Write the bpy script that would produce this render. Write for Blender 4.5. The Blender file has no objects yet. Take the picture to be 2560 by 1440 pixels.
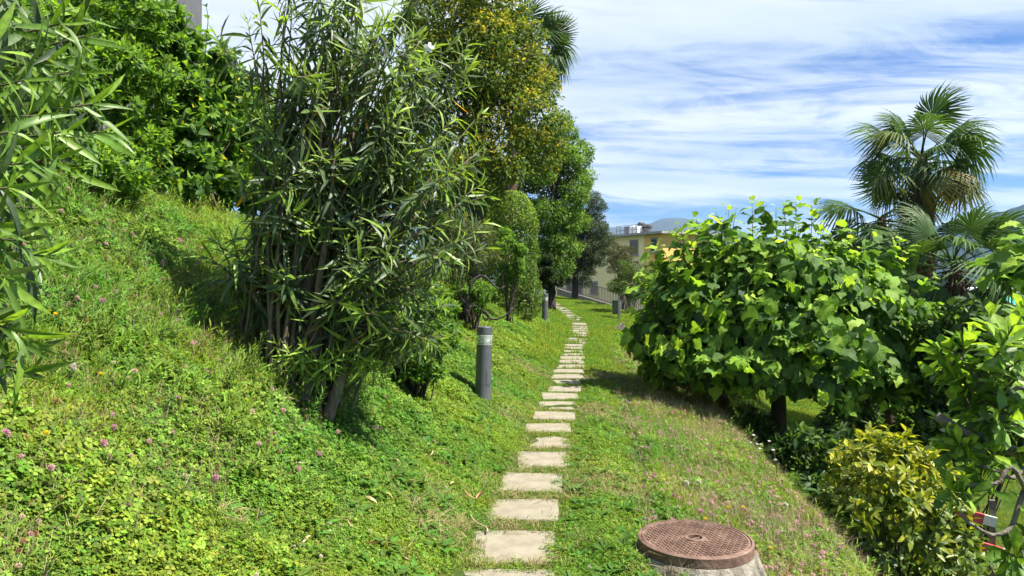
import bpy, math, random
import numpy as np
from mathutils import Matrix, Vector, Euler

# ------------------------------------------------------------------ camera, sky, sun, exposure
scene = bpy.context.scene
CAM_H = 1.6
F = 1850.0                                    # focal length in photo pixels (2560 wide)
cam_data = bpy.data.cameras.new('camera')
cam = bpy.data.objects.new('camera', cam_data)
scene.collection.objects.link(cam)
cam.location = (0, 0, CAM_H)
cam.rotation_euler = (math.radians(90), 0, 0)
cam_data.sensor_width = 36.0
cam_data.lens = 36.0 * F / 2560.0
cam_data.shift_y = -23.0 / 2560.0
cam_data.clip_start = 0.05
cam_data.clip_end = 20000
scene.camera = cam

SUN_AZ, SUN_EL = math.radians(108), math.radians(57)     # azimuth measured from +Y towards +X
sun_vec = Vector((math.cos(SUN_EL) * math.sin(SUN_AZ), math.cos(SUN_EL) * math.cos(SUN_AZ), math.sin(SUN_EL)))

world = bpy.data.worlds.new('World')
scene.world = world
world.use_nodes = True
nt = world.node_tree
nt.nodes.clear()


def N(tree, typ, **kw):
    n = tree.nodes.new(typ)
    for k, v in kw.items():
        if k.startswith('i_'):
            key = k[2:]
            n.inputs[int(key) if key.isdigit() else key.replace('_', ' ')].default_value = v
        else:
            setattr(n, k, v)
    return n


def L(tree, a, b):
    tree.links.new(a, b)


def M_(tree, op, a, b=None, c=None, clamp=False):
    n = tree.nodes.new('ShaderNodeMath')
    n.operation = op
    n.use_clamp = clamp
    for i, v in enumerate((a, b, c)):
        if v is None:
            continue
        if isinstance(v, (int, float)):
            n.inputs[i].default_value = v
        else:
            tree.links.new(v, n.inputs[i])
    return n.outputs[0]


sky = N(nt, 'ShaderNodeTexSky', sky_type='NISHITA', sun_disc=False)
sky.sun_elevation = SUN_EL
sky.sun_rotation = SUN_AZ
sky.altitude = 300
sky.air_density = 1.0
sky.dust_density = 0.6
sky.ozone_density = 2.0
tc = N(nt, 'ShaderNodeTexCoord')
sep = N(nt, 'ShaderNodeSeparateXYZ')
L(nt, tc.outputs['Generated'], sep.inputs[0])
zc = M_(nt, 'ADD', M_(nt, 'MAXIMUM', sep.outputs['Z'], 0.0), 0.085)
pxn = M_(nt, 'DIVIDE', sep.outputs['X'], zc)
pyn = M_(nt, 'DIVIDE', sep.outputs['Y'], zc)
cmb = N(nt, 'ShaderNodeCombineXYZ')
L(nt, pxn, cmb.inputs[0])
L(nt, pyn, cmb.inputs[1])


def cloud_noise(scale, sx, sy, rot, off, detail, rough, dist):
    mp = N(nt, 'ShaderNodeMapping')
    mp.inputs['Scale'].default_value = (sx, sy, 1)
    mp.inputs['Rotation'].default_value = (0, 0, rot)
    mp.inputs['Location'].default_value = off
    L(nt, cmb.outputs[0], mp.inputs['Vector'])
    nz = N(nt, 'ShaderNodeTexNoise')
    nz.inputs['Scale'].default_value = scale
    nz.inputs['Detail'].default_value = detail
    nz.inputs['Roughness'].default_value = rough
    nz.inputs['Distortion'].default_value = dist
    L(nt, mp.outputs[0], nz.inputs['Vector'])
    return nz.outputs['Fac']


c1 = cloud_noise(0.62, 0.34, 1.0, 0.10, (6.25, 6.6, 5), 7, 0.6, 0.6)
c2 = cloud_noise(2.6, 0.45, 1.0, -0.30, (1.3, 2.2, 4), 9, 0.7, 1.6)
c3 = cloud_noise(1.1, 0.5, 1.0, 0.25, (9.3, 5.2, 2), 5, 0.55, 0.3)
dens = M_(nt, 'ADD', M_(nt, 'MULTIPLY', c1, 0.75), M_(nt, 'MULTIPLY', c2, 0.25))
ramp = N(nt, 'ShaderNodeValToRGB')
ramp.color_ramp.elements[0].position = 0.412
ramp.color_ramp.elements[1].position = 0.54
ramp.color_ramp.interpolation = 'EASE'
L(nt, dens, ramp.inputs[0])
cov = M_(nt, 'MULTIPLY', ramp.outputs[0], 0.93)
shade = N(nt, 'ShaderNodeMapRange')
shade.inputs['From Min'].default_value = 0.36
shade.inputs['From Max'].default_value = 0.66
L(nt, c3, shade.inputs['Value'])
cmix = N(nt, 'ShaderNodeMix', data_type='RGBA')
cmix.inputs['A'].default_value = (2.0, 2.35, 2.85, 1)
cmix.inputs['B'].default_value = (3.25, 3.33, 3.4, 1)
L(nt, shade.outputs[0], cmix.inputs['Factor'])
# haze whitening near horizon is part of the sky; clouds cover the blue
skymul = N(nt, 'ShaderNodeMix', data_type='RGBA', blend_type='MULTIPLY')
skymul.inputs['Factor'].default_value = 1.0
skymul.inputs['B'].default_value = (0.115, 0.225, 0.40, 1)
L(nt, sky.outputs[0], skymul.inputs['A'])
mixc = N(nt, 'ShaderNodeMix', data_type='RGBA')
L(nt, cov, mixc.inputs['Factor'])
L(nt, skymul.outputs['Result'], mixc.inputs['A'])
L(nt, cmix.outputs['Result'], mixc.inputs['B'])
bg = N(nt, 'ShaderNodeBackground')
bg.inputs['Strength'].default_value = 0.10
L(nt, mixc.outputs['Result'], bg.inputs['Color'])
wo = N(nt, 'ShaderNodeOutputWorld')
L(nt, bg.outputs[0], wo.inputs['Surface'])

sun_data = bpy.data.lights.new('sun', 'SUN')
sun_data.energy = 3.8
sun_data.angle = math.radians(0.53)
sun_data.color = (1.0, 0.935, 0.80)
sun = bpy.data.objects.new('sun', sun_data)
scene.collection.objects.link(sun)
sun.rotation_euler = (-sun_vec).to_track_quat('-Z', 'Y').to_euler()
sun.location = (30, 10, 40)

scene.view_settings.view_transform = 'Standard'
scene.view_settings.look = 'None'
scene.view_settings.exposure = 1.85
scene.view_settings.gamma = 1.0
scene.view_settings.use_curve_mapping = False
scene.render.engine = 'CYCLES'
cy = scene.cycles
cy.max_bounces = 6
cy.diffuse_bounces = 4
cy.glossy_bounces = 2
cy.transmission_bounces = 5
cy.transparent_max_bounces = 8
cy.volume_bounces = 0
cy.caustics_reflective = False
cy.caustics_refractive = False
cy.sample_clamp_indirect = 6
cy.use_adaptive_sampling = True
cy.adaptive_threshold = 0.025
cy.use_denoising = True
try:
    cy.denoiser = 'OPENIMAGEDENOISE'
    cy.denoising_input_passes = 'RGB_ALBEDO_NORMAL'
    cy.denoising_prefilter = 'ACCURATE'
except Exception:
    pass

# ------------------------------------------------------------------ helpers
rng = np.random.default_rng(11)
random.seed(11)
COL = scene.collection


def P(px, py, d):
    """the point that photo pixel (px, py) shows when it lies d metres ahead"""
    return np.array([(px - 1280.0) / F * d, d, CAM_H - (py - 697.0) / F * d])


def pix(p):
    p = np.asarray(p, float)
    y = np.maximum(p[..., 1], 0.05)
    return np.stack([1280 + F * p[..., 0] / y, 697 - F * (p[..., 2] - CAM_H) / y], -1)


def link(o, parent=None):
    COL.objects.link(o)
    if parent is not None:
        o.parent = parent
    return o


def tag(o, label=None, category=None, group=None, kind=None):
    if label:
        o['label'] = label
    if category:
        o['category'] = category
    if group:
        o['group'] = group
    if kind:
        o['kind'] = kind
    return o


def empty(name, loc):
    o = bpy.data.objects.new(name, None)
    o.empty_display_size = 0.1
    o.location = loc
    return link(o)


def tri_mesh(name, V, T, cols=None, mat=None, smooth=False, matidx=None):
    V = np.ascontiguousarray(V, np.float32)
    T = np.ascontiguousarray(T, np.int32)
    me = bpy.data.meshes.new(name)
    me.vertices.add(len(V))
    me.vertices.foreach_set('co', V.ravel())
    me.loops.add(T.size)
    me.loops.foreach_set('vertex_index', T.ravel())
    me.polygons.add(len(T))
    me.polygons.foreach_set('loop_start', np.arange(0, T.size, 3, dtype=np.int32))
    me.polygons.foreach_set('loop_total', np.full(len(T), 3, np.int32))
    if smooth:
        me.polygons.foreach_set('use_smooth', np.ones(len(T), bool))
    if cols is not None:
        at = me.attributes.new('col', 'FLOAT_COLOR', 'POINT')
        c = np.ones((len(V), 4), np.float32)
        c[:, :3] = cols
        at.data.foreach_set('color', c.ravel())
    for m in (mat if isinstance(mat, (list, tuple)) else [mat]):
        if m is not None:
            me.materials.append(m)
    if matidx is not None:
        me.polygons.foreach_set('material_index', np.ascontiguousarray(matidx, np.int32))
    me.update(calc_edges=True)
    return me


def mobj(name, me, parent=None, loc=None):
    o = bpy.data.objects.new(name, me)
    if loc is not None:
        o.location = loc
    return link(o, parent)


class MB:
    """collects polygons, builds one mesh"""

    def __init__(self):
        self.v, self.f, self.m = [], [], []

    def add(self, vs, fs, m=0):
        o = len(self.v)
        self.v += [tuple(map(float, a)) for a in vs]
        self.f += [tuple(i + o for i in f) for f in fs]
        self.m += [m] * len(fs)
        return self

    def box(self, c, s, rz=0.0, m=0, rot=None, taper=1.0):
        sx, sy, sz = s[0] / 2, s[1] / 2, s[2] / 2
        vs = []
        R = rot if rot is not None else Matrix.Rotation(rz, 3, 'Z')
        for z in (-1, 1):
            k = taper if z > 0 else 1
            for x, y in ((-1, -1), (1, -1), (1, 1), (-1, 1)):
                vs.append(Vector(c) + R @ Vector((x * sx * k, y * sy * k, z * sz)))
        return self.add(vs, [(3, 2, 1, 0), (4, 5, 6, 7), (0, 1, 5, 4), (1, 2, 6, 5), (2, 3, 7, 6), (3, 0, 4, 7)], m)

    def lathe(self, prof, n=32, c=(0, 0, 0), m=0, cap0=True, cap1=True):
        vs, fs = [], []
        for r, z in prof:
            for i in range(n):
                a = 2 * math.pi * i / n
                vs.append((c[0] + r * math.cos(a), c[1] + r * math.sin(a), c[2] + z))
        for j in range(len(prof) - 1):
            for i in range(n):
                k = (i + 1) % n
                fs.append((j * n + i, j * n + k, (j + 1) * n + k, (j + 1) * n + i))
        if cap0:
            fs.append(tuple(range(n - 1, -1, -1)))
        if cap1:
            fs.append(tuple((len(prof) - 1) * n + i for i in range(n)))
        return self.add(vs, fs, m)

    def build(self, name, mats, parent=None, loc=None, smooth=False, bevel=0):
        me = bpy.data.meshes.new(name)
        me.from_pydata(self.v, [], self.f)
        for m in (mats if isinstance(mats, (list, tuple)) else [mats]):
            me.materials.append(m)
        me.polygons.foreach_set('material_index', self.m)
        if smooth:
            me.polygons.foreach_set('use_smooth', [True] * len(self.f))
        me.update()
        o = mobj(name, me, parent, loc)
        if smooth:
            es = o.modifiers.new('edges', 'EDGE_SPLIT')
            es.split_angle = math.radians(38)
        if bevel:
            b = o.modifiers.new('bevel', 'BEVEL')
            b.width = bevel
            b.segments = 2
            b.limit_method = 'ANGLE'
        return o


def norm(a):
    return a / np.maximum(np.linalg.norm(a, axis=-1, keepdims=True), 1e-9)


def frames(axis, normal):
    y = norm(np.asarray(axis, float))
    z = np.asarray(normal, float)
    z = z - (z * y).sum(-1, keepdims=True) * y
    bad = np.linalg.norm(z, axis=-1) < 1e-4
    if bad.any():
        alt = np.cross(y[bad], np.array([1, 0.3, 0.2]))
        z[bad] = alt
    z = norm(z)
    x = np.cross(y, z)
    return np.stack([x, y, z], -1)          # columns


def tube(path, radii, sides=6):
    path = np.asarray(path, float)
    n = len(path)
    radii = np.broadcast_to(np.asarray(radii, float), (n,))
    tan = np.gradient(path, axis=0)
    tan = norm(tan)
    ref = np.array([0.31, 0.11, 0.94]) if abs(tan[0, 2]) < 0.9 else np.array([1.0, 0.2, 0.1])
    a = norm(np.cross(tan, ref))
    b = np.cross(tan, a)
    ang = np.linspace(0, 2 * np.pi, sides, endpoint=False)
    V = path[:, None, :] + radii[:, None, None] * (np.cos(ang)[None, :, None] * a[:, None, :] + np.sin(ang)[None, :, None] * b[:, None, :])
    V = V.reshape(-1, 3)
    T = []
    for j in range(n - 1):
        for i in range(sides):
            k = (i + 1) % sides
            p, q, r, s = j * sides + i, j * sides + k, (j + 1) * sides + k, (j + 1) * sides + i
            T += [(p, q, r), (p, r, s)]
    for i in range(1, sides - 1):
        T.append(((n - 1) * sides, (n - 1) * sides + i, (n - 1) * sides + i + 1))
        T.append((0, i + 1, i))
    return V, np.array(T, int)


def join_vt(parts):
    Vs, Ts, o = [], [], 0
    for v, t in parts:
        Vs.append(v)
        Ts.append(t + o)
        o += len(v)
    return np.concatenate(Vs), np.concatenate(Ts)


def bez(p0, p1, p2, n):
    t = np.linspace(0, 1, n)[:, None]
    return (1 - t) ** 2 * p0 + 2 * t * (1 - t) * p1 + t * t * p2


def spline(pts, n):
    """Catmull-Rom through points"""
    pts = np.asarray(pts, float)
    q = np.vstack([2 * pts[0] - pts[1], pts, 2 * pts[-1] - pts[-2]])
    out = []
    m = len(pts) - 1
    for i in range(m):
        k = max(2, n // m)
        t = np.linspace(0, 1, k, endpoint=(i == m - 1))[:, None]
        a, b, c, d = q[i], q[i + 1], q[i + 2], q[i + 3]
        out.append(0.5 * (2 * b + (c - a) * t + (2 * a - 5 * b + 4 * c - d) * t ** 2 + (3 * b - a - 3 * c + d) * t ** 3))
    return np.vstack(out)


def sines(x, y, seed=0, oct=4, base=0.35):
    """cheap smooth noise"""
    r = np.random.default_rng(seed)
    out = 0
    amp = 1.0
    f = base
    for _ in range(oct):
        for _k in range(3):
            a = r.uniform(0, 2 * np.pi)
            out = out + amp / 3 * np.sin(f * (x * np.cos(a) + y * np.sin(a)) * 2 * np.pi + r.uniform(0, 6.28))
        amp *= 0.55
        f *= 2.1
    return out


# ------------------------------------------------------------------ materials
def mat_new(name):
    m = bpy.data.materials.new(name)
    m.use_nodes = True
    t = m.node_tree
    t.nodes.clear()
    out = t.nodes.new('ShaderNodeOutputMaterial')
    return m, t, out


def leaf_material(name, rough=0.45, transl=0.38, spec=0.5, patch=0.0, tboost=(1.35, 1.3, 0.55), jitter=0.0, mottle=0.28):
    m, t, out = mat_new(name)
    at = N(t, 'ShaderNodeAttribute', attribute_name='col')
    col = at.outputs['Color']
    if jitter:
        oi = N(t, 'ShaderNodeObjectInfo')
        hv = N(t, 'ShaderNodeHueSaturation')
        L(t, col, hv.inputs['Color'])
        L(t, M_(t, 'MULTIPLY_ADD', oi.outputs['Random'], jitter * 2, 1 - jitter), hv.inputs['Value'])
        L(t, M_(t, 'MULTIPLY_ADD', oi.outputs['Random'], 0.05, 0.475), hv.inputs['Hue'])
        col = hv.outputs[0]
    if patch:
        geo = N(t, 'ShaderNodeNewGeometry')
        nz = N(t, 'ShaderNodeTexNoise')
        nz.inputs['Scale'].default_value = 0.9
        nz.inputs['Detail'].default_value = 4
        nz.inputs['Roughness'].default_value = 0.65
        L(t, geo.outputs['Position'], nz.inputs['Vector'])
        cr = N(t, 'ShaderNodeValToRGB')
        cr.color_ramp.elements[0].position = 0.36
        cr.color_ramp.elements[0].color = (1 - patch * 0.35, 1 - patch * 0.1, 1 - patch * 0.05, 1)
        cr.color_ramp.elements[1].position = 0.64
        cr.color_ramp.elements[1].color = (1 + patch * 0.24, 1 + patch * 0.10, 1, 1)
        L(t, nz.outputs['Fac'], cr.inputs[0])
        mm = N(t, 'ShaderNodeMix', data_type='RGBA', blend_type='MULTIPLY')
        mm.inputs['Factor'].default_value = 1
        L(t, col, mm.inputs['A'])
        L(t, cr.outputs[0], mm.inputs['B'])
        col = mm.outputs['Result']
    if mottle:
        g2 = N(t, 'ShaderNodeNewGeometry')
        n3 = N(t, 'ShaderNodeTexNoise')
        n3.inputs['Scale'].default_value = 55
        n3.inputs['Detail'].default_value = 3
        L(t, g2.outputs['Position'], n3.inputs['Vector'])
        mr_ = N(t, 'ShaderNodeMapRange')
        mr_.inputs['From Min'].default_value = .3
        mr_.inputs['From Max'].default_value = .7
        mr_.inputs['To Min'].default_value = 1 - mottle
        mr_.inputs['To Max'].default_value = 1 + mottle
        L(t, n3.outputs['Fac'], mr_.inputs['Value'])
        m3 = N(t, 'ShaderNodeVectorMath', operation='SCALE')
        L(t, col, m3.inputs[0])
        L(t, mr_.outputs[0], m3.inputs['Scale'])
        col = m3.outputs[0]
    pb = N(t, 'ShaderNodeBsdfPrincipled')
    pb.inputs['Roughness'].default_value = rough
    pb.inputs['Specular IOR Level'].default_value = spec
    L(t, col, pb.inputs['Base Color'])
    tr = N(t, 'ShaderNodeBsdfTranslucent')
    tm = N(t, 'ShaderNodeMix', data_type='RGBA', blend_type='MULTIPLY')
    tm.inputs['Factor'].default_value = 1
    tm.inputs['B'].default_value = (*tboost, 1)
    L(t, col, tm.inputs['A'])
    L(t, tm.outputs['Result'], tr.inputs['Color'])
    mx = N(t, 'ShaderNodeMixShader')
    mx.inputs[0].default_value = transl
    L(t, pb.outputs[0], mx.inputs[1])
    L(t, tr.outputs[0], mx.inputs[2])
    L(t, mx.outputs[0], out.inputs['Surface'])
    return m


def noise_material(name, cols, scale=8.0, rough=0.8, bump=0.3, detail=8, metallic=0.0, stretch=(1, 1, 1), spec=0.4, pos=(0.3, 0.7), bscale=None):
    m, t, out = mat_new(name)
    tcn = N(t, 'ShaderNodeTexCoord')
    mp = N(t, 'ShaderNodeMapping')
    mp.inputs['Scale'].default_value = stretch
    L(t, tcn.outputs['Object'], mp.inputs['Vector'])
    nz = N(t, 'ShaderNodeTexNoise')
    nz.inputs['Scale'].default_value = scale
    nz.inputs['Detail'].default_value = detail
    nz.inputs['Roughness'].default_value = 0.62
    L(t, mp.outputs[0], nz.inputs['Vector'])
    cr = N(t, 'ShaderNodeValToRGB')
    n = len(cols)
    for i, c in enumerate(cols):
        p = pos[0] + (pos[1] - pos[0]) * i / max(1, n - 1)
        e = cr.color_ramp.elements[i] if i < 2 else cr.color_ramp.elements.new(p)
        e.position = p
        e.color = (*c, 1)
    L(t, nz.outputs['Fac'], cr.inputs[0])
    pb = N(t, 'ShaderNodeBsdfPrincipled')
    pb.inputs['Roughness'].default_value = rough
    pb.inputs['Metallic'].default_value = metallic
    pb.inputs['Specular IOR Level'].default_value = spec
    L(t, cr.outputs[0], pb.inputs['Base Color'])
    if bump:
        n2 = N(t, 'ShaderNodeTexNoise')
        n2.inputs['Scale'].default_value = bscale or scale * 4
        n2.inputs['Detail'].default_value = 6
        L(t, mp.outputs[0], n2.inputs['Vector'])
        bp = N(t, 'ShaderNodeBump')
        bp.inputs['Strength'].default_value = bump
        bp.inputs['Distance'].default_value = 0.02
        L(t, n2.outputs['Fac'], bp.inputs['Height'])
        L(t, bp.outputs[0], pb.inputs['Normal'])
    L(t, pb.outputs[0], out.inputs['Surface'])
    return m


MAT = {}
MAT['leaf_gloss'] = leaf_material('glossy_leaf', rough=0.44, transl=0.42, spec=0.45)
MAT['leaf'] = leaf_material('leaf', rough=0.55, transl=0.50, spec=0.3)
MAT['leaf_thin'] = leaf_material('thin_leaf', rough=0.58, transl=0.52, spec=0.25)
MAT['ground_leaf'] = leaf_material('ground_cover_leaf', rough=0.6, transl=0.42, spec=0.25, patch=1.0, jitter=0.22)
MAT['palm_leaf'] = leaf_material('palm_leaf', rough=0.55, transl=0.28, spec=0.25)
MAT['petal'] = leaf_material('petal', rough=0.8, transl=0.35, spec=0.1, tboost=(1.1, 1.0, 1.0))
MAT['bark'] = noise_material('grey_brown_bark', [(0.05, 0.04, 0.03), (0.13, 0.105, 0.075), (0.2, 0.17, 0.13)], scale=14, stretch=(1, 1, 0.25), bump=0.8, rough=0.9)
MAT['bark_dark'] = noise_material('dark_bark', [(0.018, 0.014, 0.012), (0.05, 0.04, 0.032), (0.075, 0.06, 0.05)], scale=10, stretch=(1, 1, 0.3), bump=0.8, rough=0.9)
MAT['bark_pale'] = noise_material('pale_grey_bark', [(0.08, 0.065, 0.05), (0.15, 0.13, 0.105), (0.2, 0.18, 0.15)], scale=30, bump=0.5, rough=0.85)
MAT['twig'] = noise_material('green_brown_twig', [(0.04, 0.045, 0.02), (0.10, 0.10, 0.045)], scale=20, bump=0.2, rough=0.8)
MAT['fibre'] = noise_material('palm_fibre', [(0.02, 0.012, 0.008), (0.085, 0.05, 0.03), (0.17, 0.10, 0.06)], scale=26, stretch=(1, 1, 0.25), bump=1.0, rough=0.95)
MAT['slab'] = noise_material('pale_concrete_slab', [(0.165, 0.145, 0.105), (0.23, 0.206, 0.155), (0.275, 0.25, 0.195)], scale=6, bump=0.35, rough=0.9, bscale=120)
MAT['concrete'] = noise_material('weathered_concrete', [(0.07, 0.065, 0.05), (0.17, 0.155, 0.125), (0.27, 0.25, 0.21)], scale=11, bump=0.7, rough=0.95, pos=(0.36, 0.62), bscale=60)
MAT['rust'] = noise_material('rusty_cast_iron', [(0.075, 0.046, 0.036), (0.135, 0.08, 0.062), (0.19, 0.118, 0.09), (0.23, 0.165, 0.125)], scale=9, bump=0.3, rough=0.72, metallic=0.15)
MAT['iron_dark'] = noise_material('dark_iron', [(0.02, 0.014, 0.012), (0.045, 0.03, 0.025)], scale=12, bump=0.3, rough=0.8)
MAT['bollard'] = noise_material('grey_powder_coat', [(0.066, 0.072, 0.082), (0.08, 0.087, 0.098), (0.094, 0.10, 0.11)], scale=9, bump=0.08, rough=0.42, spec=0.5, bscale=90)
MAT['bin'] = noise_material('bin_grey_steel', [(0.13, 0.14, 0.145), (0.2, 0.21, 0.215)], scale=9, bump=0.05, rough=0.45, metallic=0.5)
MAT['cream'] = noise_material('cream_plaster', [(0.76, 0.62, 0.34), (0.82, 0.69, 0.41)], scale=0.6, bump=0.1, rough=0.9)
MAT['ochre'] = noise_material('ochre_plaster', [(0.60, 0.39, 0.11), (0.68, 0.46, 0.15)], scale=0.6, bump=0.1, rough=0.9)
MAT['white'] = noise_material('white_paint', [(0.66, 0.67, 0.68), (0.78, 0.78, 0.78)], scale=3, bump=0.0, rough=0.6)
MAT['grey'] = noise_material('grey_metal_panel', [(0.085, 0.082, 0.088), (0.12, 0.117, 0.122)], scale=2, bump=0.0, rough=0.6)
MAT['grey_dark'] = noise_material('dark_grey_metal', [(0.03, 0.03, 0.035), (0.06, 0.06, 0.065)], scale=5, bump=0.0, rough=0.55)
MAT['shutter'] = noise_material('grey_shutter', [(0.19, 0.17, 0.17), (0.27, 0.25, 0.25)], scale=2, bump=0.0, rough=0.7)
MAT['dark'] = noise_material('dark_opening', [(0.012, 0.012, 0.014), (0.02, 0.02, 0.022)], scale=4, bump=0, rough=0.3)
MAT['roof'] = noise_material('grey_roof_edge', [(0.24, 0.23, 0.23), (0.33, 0.32, 0.31)], scale=2, bump=0.1, rough=0.7)
MAT['railing'] = noise_material('brown_grey_railing', [(0.07, 0.06, 0.055), (0.12, 0.105, 0.095)], scale=6, bump=0, rough=0.6)
MAT['red'] = noise_material('faded_red_paint', [(0.50, 0.045, 0.05), (0.62, 0.10, 0.10)], scale=9, bump=0.1, rough=0.7)
MAT['offwhite'] = noise_material('off_white_paint', [(0.60, 0.58, 0.50), (0.74, 0.72, 0.64)], scale=9, bump=0.1, rough=0.7)
MAT['teal'] = noise_material('teal_fabric', [(0.01, 0.36, 0.33), (0.02, 0.46, 0.42)], scale=5, bump=0.0, rough=0.7)
MAT['peach'] = noise_material('peach_plaster', [(0.55, 0.33, 0.22), (0.62, 0.40, 0.28)], scale=0.6, bump=0.1, rough=0.9)
MAT['drylitter'] = leaf_material('dry_leaf', rough=0.8, transl=0.2, spec=0.2, tboost=(1, 0.9, 0.7))


def glass_material():
    m, t, out = mat_new('clear_lens')
    g = N(t, 'ShaderNodeBsdfPrincipled')
    g.inputs['Base Color'].default_value = (0.62, 0.66, 0.60, 1)
    g.inputs['Roughness'].default_value = 0.12
    tp = N(t, 'ShaderNodeBsdfTransparent')
    tp.inputs['Color'].default_value = (0.92, 0.95, 0.92, 1)
    mx = N(t, 'ShaderNodeMixShader')
    mx.inputs[0].default_value = .62
    L(t, g.outputs[0], mx.inputs[1])
    L(t, tp.outputs[0], mx.inputs[2])
    L(t, mx.outputs[0], out.inputs['Surface'])
    return m


MAT['lens'] = glass_material()


def soil_material():
    m, t, out = mat_new('soil_and_moss')
    geo = N(t, 'ShaderNodeNewGeometry')
    nz = N(t, 'ShaderNodeTexNoise')
    nz.inputs['Scale'].default_value = 2.2
    nz.inputs['Detail'].default_value = 9
    nz.inputs['Roughness'].default_value = 0.7
    L(t, geo.outputs['Position'], nz.inputs['Vector'])
    cr = N(t, 'ShaderNodeValToRGB')
    e = cr.color_ramp.elements
    e[0].position = 0.33
    e[0].color = (0.028, 0.05, 0.010, 1)
    e[1].position = 0.72
    e[1].color = (0.13, 0.10, 0.05, 1)
    e2 = e.new(0.52)
    e2.color = (0.045, 0.075, 0.014, 1)
    L(t, nz.outputs['Fac'], cr.inputs[0])
    pb = N(t, 'ShaderNodeBsdfPrincipled')
    pb.inputs['Roughness'].default_value = 0.95
    pb.inputs['Specular IOR Level'].default_value = 0.1
    L(t, cr.outputs[0], pb.inputs['Base Color'])
    n2 = N(t, 'ShaderNodeTexNoise')
    n2.inputs['Scale'].default_value = 40
    n2.inputs['Detail'].default_value = 5
    L(t, geo.outputs['Position'], n2.inputs['Vector'])
    bp = N(t, 'ShaderNodeBump')
    bp.inputs['Strength'].default_value = 0.8
    bp.inputs['Distance'].default_value = 0.03
    L(t, n2.outputs['Fac'], bp.inputs['Height'])
    L(t, bp.outputs[0], pb.inputs['Normal'])
    L(t, pb.outputs[0], out.inputs['Surface'])
    return m


MAT['soil'] = soil_material()
MAT['mountain'] = noise_material('forest_slope', [(0.005, 0.011, 0.007), (0.011, 0.021, 0.011), (0.02, 0.03, 0.017)], scale=0.02, bump=0.0, rough=1.0, detail=10, spec=0.0)
MAT['alp'] = noise_material('alpine_meadow_slope', [(0.026, 0.03, 0.02), (0.044, 0.046, 0.032), (0.06, 0.06, 0.046)], scale=0.006, bump=0.0, rough=1.0, detail=10, spec=0.0)

# ------------------------------------------------------------------ terrain
PY = [0, 2, 3.75, 4.43, 5.08, 5.77, 6.53, 7.35, 8.09, 8.76, 9.46, 10.1, 10.8, 11.5, 12.2, 13.8, 15.3, 17.1, 19.3, 21, 23.5, 25, 27, 29, 31.5, 34, 37, 41, 60]
PX = [-.30, -.2, -.08, -.012, .082, .165, .265, .342, .402, .497, .598, .655, .76, .833, .917, 1.10, 1.257, 1.43, 1.67, 1.92, 2.18, 2.19, 2.12, 2.05, 1.96, 1.86, 1.3, 0.6, -1]
RY = [-50, 20, 23.5, 25, 27, 29, 31.5, 34, 38, 43, 47, 53, 60, 90]
RZ = [0, 0, .1, .18, .27, .35, .44, .5, .56, .62, .5, -.4, -3.2, -4.0]


def xc(y):
    return np.interp(y, PY, PX)


def rise(y):
    return np.interp(y, RY, RZ)


def Hgt(x, y, bumps=True):
    x = np.asarray(x, float)
    y = np.asarray(y, float)
    u = xc(y) - x
    fade = np.interp(y, [22, 34, 45], [1, .55, .15])
    s2 = np.interp(y, [6.5, 12], [.8, .5])
    hl = (.5 * np.clip(u - .25, 0, .95) + s2 * np.clip(u - 1.2, 0, 2.5) + .28 * np.clip(u - 3.7, 0, 14)) * fade
    v = -u
    g = np.interp(y, [13, 24, 34], [1, .35, .25])
    w = np.interp(y, [13, 28], [1.25, 5])
    hr = -.23 * g * np.clip(v - .5, 0, 1.75) - 1.56 * np.clip((v - 2.25) / w, 0, 1)
    z = hl + hr + rise(y)
    z = z + .15 * np.exp(-((x - .70) / .2) ** 2 - ((y - 4.12) / .36) ** 2) + .06 * np.exp(-((x - 1.0) / .3) ** 2 - ((y - 3.75) / .2) ** 2)
    dist = np.hypot(x, y)
    far = np.clip((dist - 95) / 500, 0, 1)
    z = z * (1 - far) + far * (-30)
    if bumps:
        k = np.clip(np.abs(v) - .3, 0, .5) / .5
        z = z + (.012 + .032 * k) * sines(x, y, 3, 4, .5)
    return z


def grow(a, b, step, far, k=1.22):
    c = list(np.arange(a, b + 1e-6, step))
    s = step
    hi = c[-1]
    while hi < far[1]:
        s *= k
        hi += s
        c.append(hi)
    s = step
    lo = c[0]
    pre = []
    while lo > far[0]:
        s *= k
        lo -= s
        pre.append(lo)
    return np.array(pre[::-1] + c)


gx = grow(-5.5, 8.0, 0.075, (-6500, 6500))
gy = grow(1.0, 26.0, 0.11, (-400, 7500))
GX, GY = np.meshgrid(gx, gy)
GZ = Hgt(GX, GY)
nxg, nyg = len(gx), len(gy)
Vg = np.stack([GX.ravel(), GY.ravel(), GZ.ravel()], -1)
ii = np.arange((nyg - 1) * (nxg - 1))
r_, c_ = ii // (nxg - 1), ii % (nxg - 1)
q0 = r_ * nxg + c_
Tg = np.concatenate([np.stack([q0, q0 + 1, q0 + nxg + 1], -1), np.stack([q0, q0 + nxg + 1, q0 + nxg], -1)])
ground = mobj('ground', tri_mesh('ground', Vg, Tg, None, MAT['soil'], smooth=True))
tag(ground, 'grassy hillside ground falling from the left bank to the lower lawn', None, kind='structure')

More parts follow.
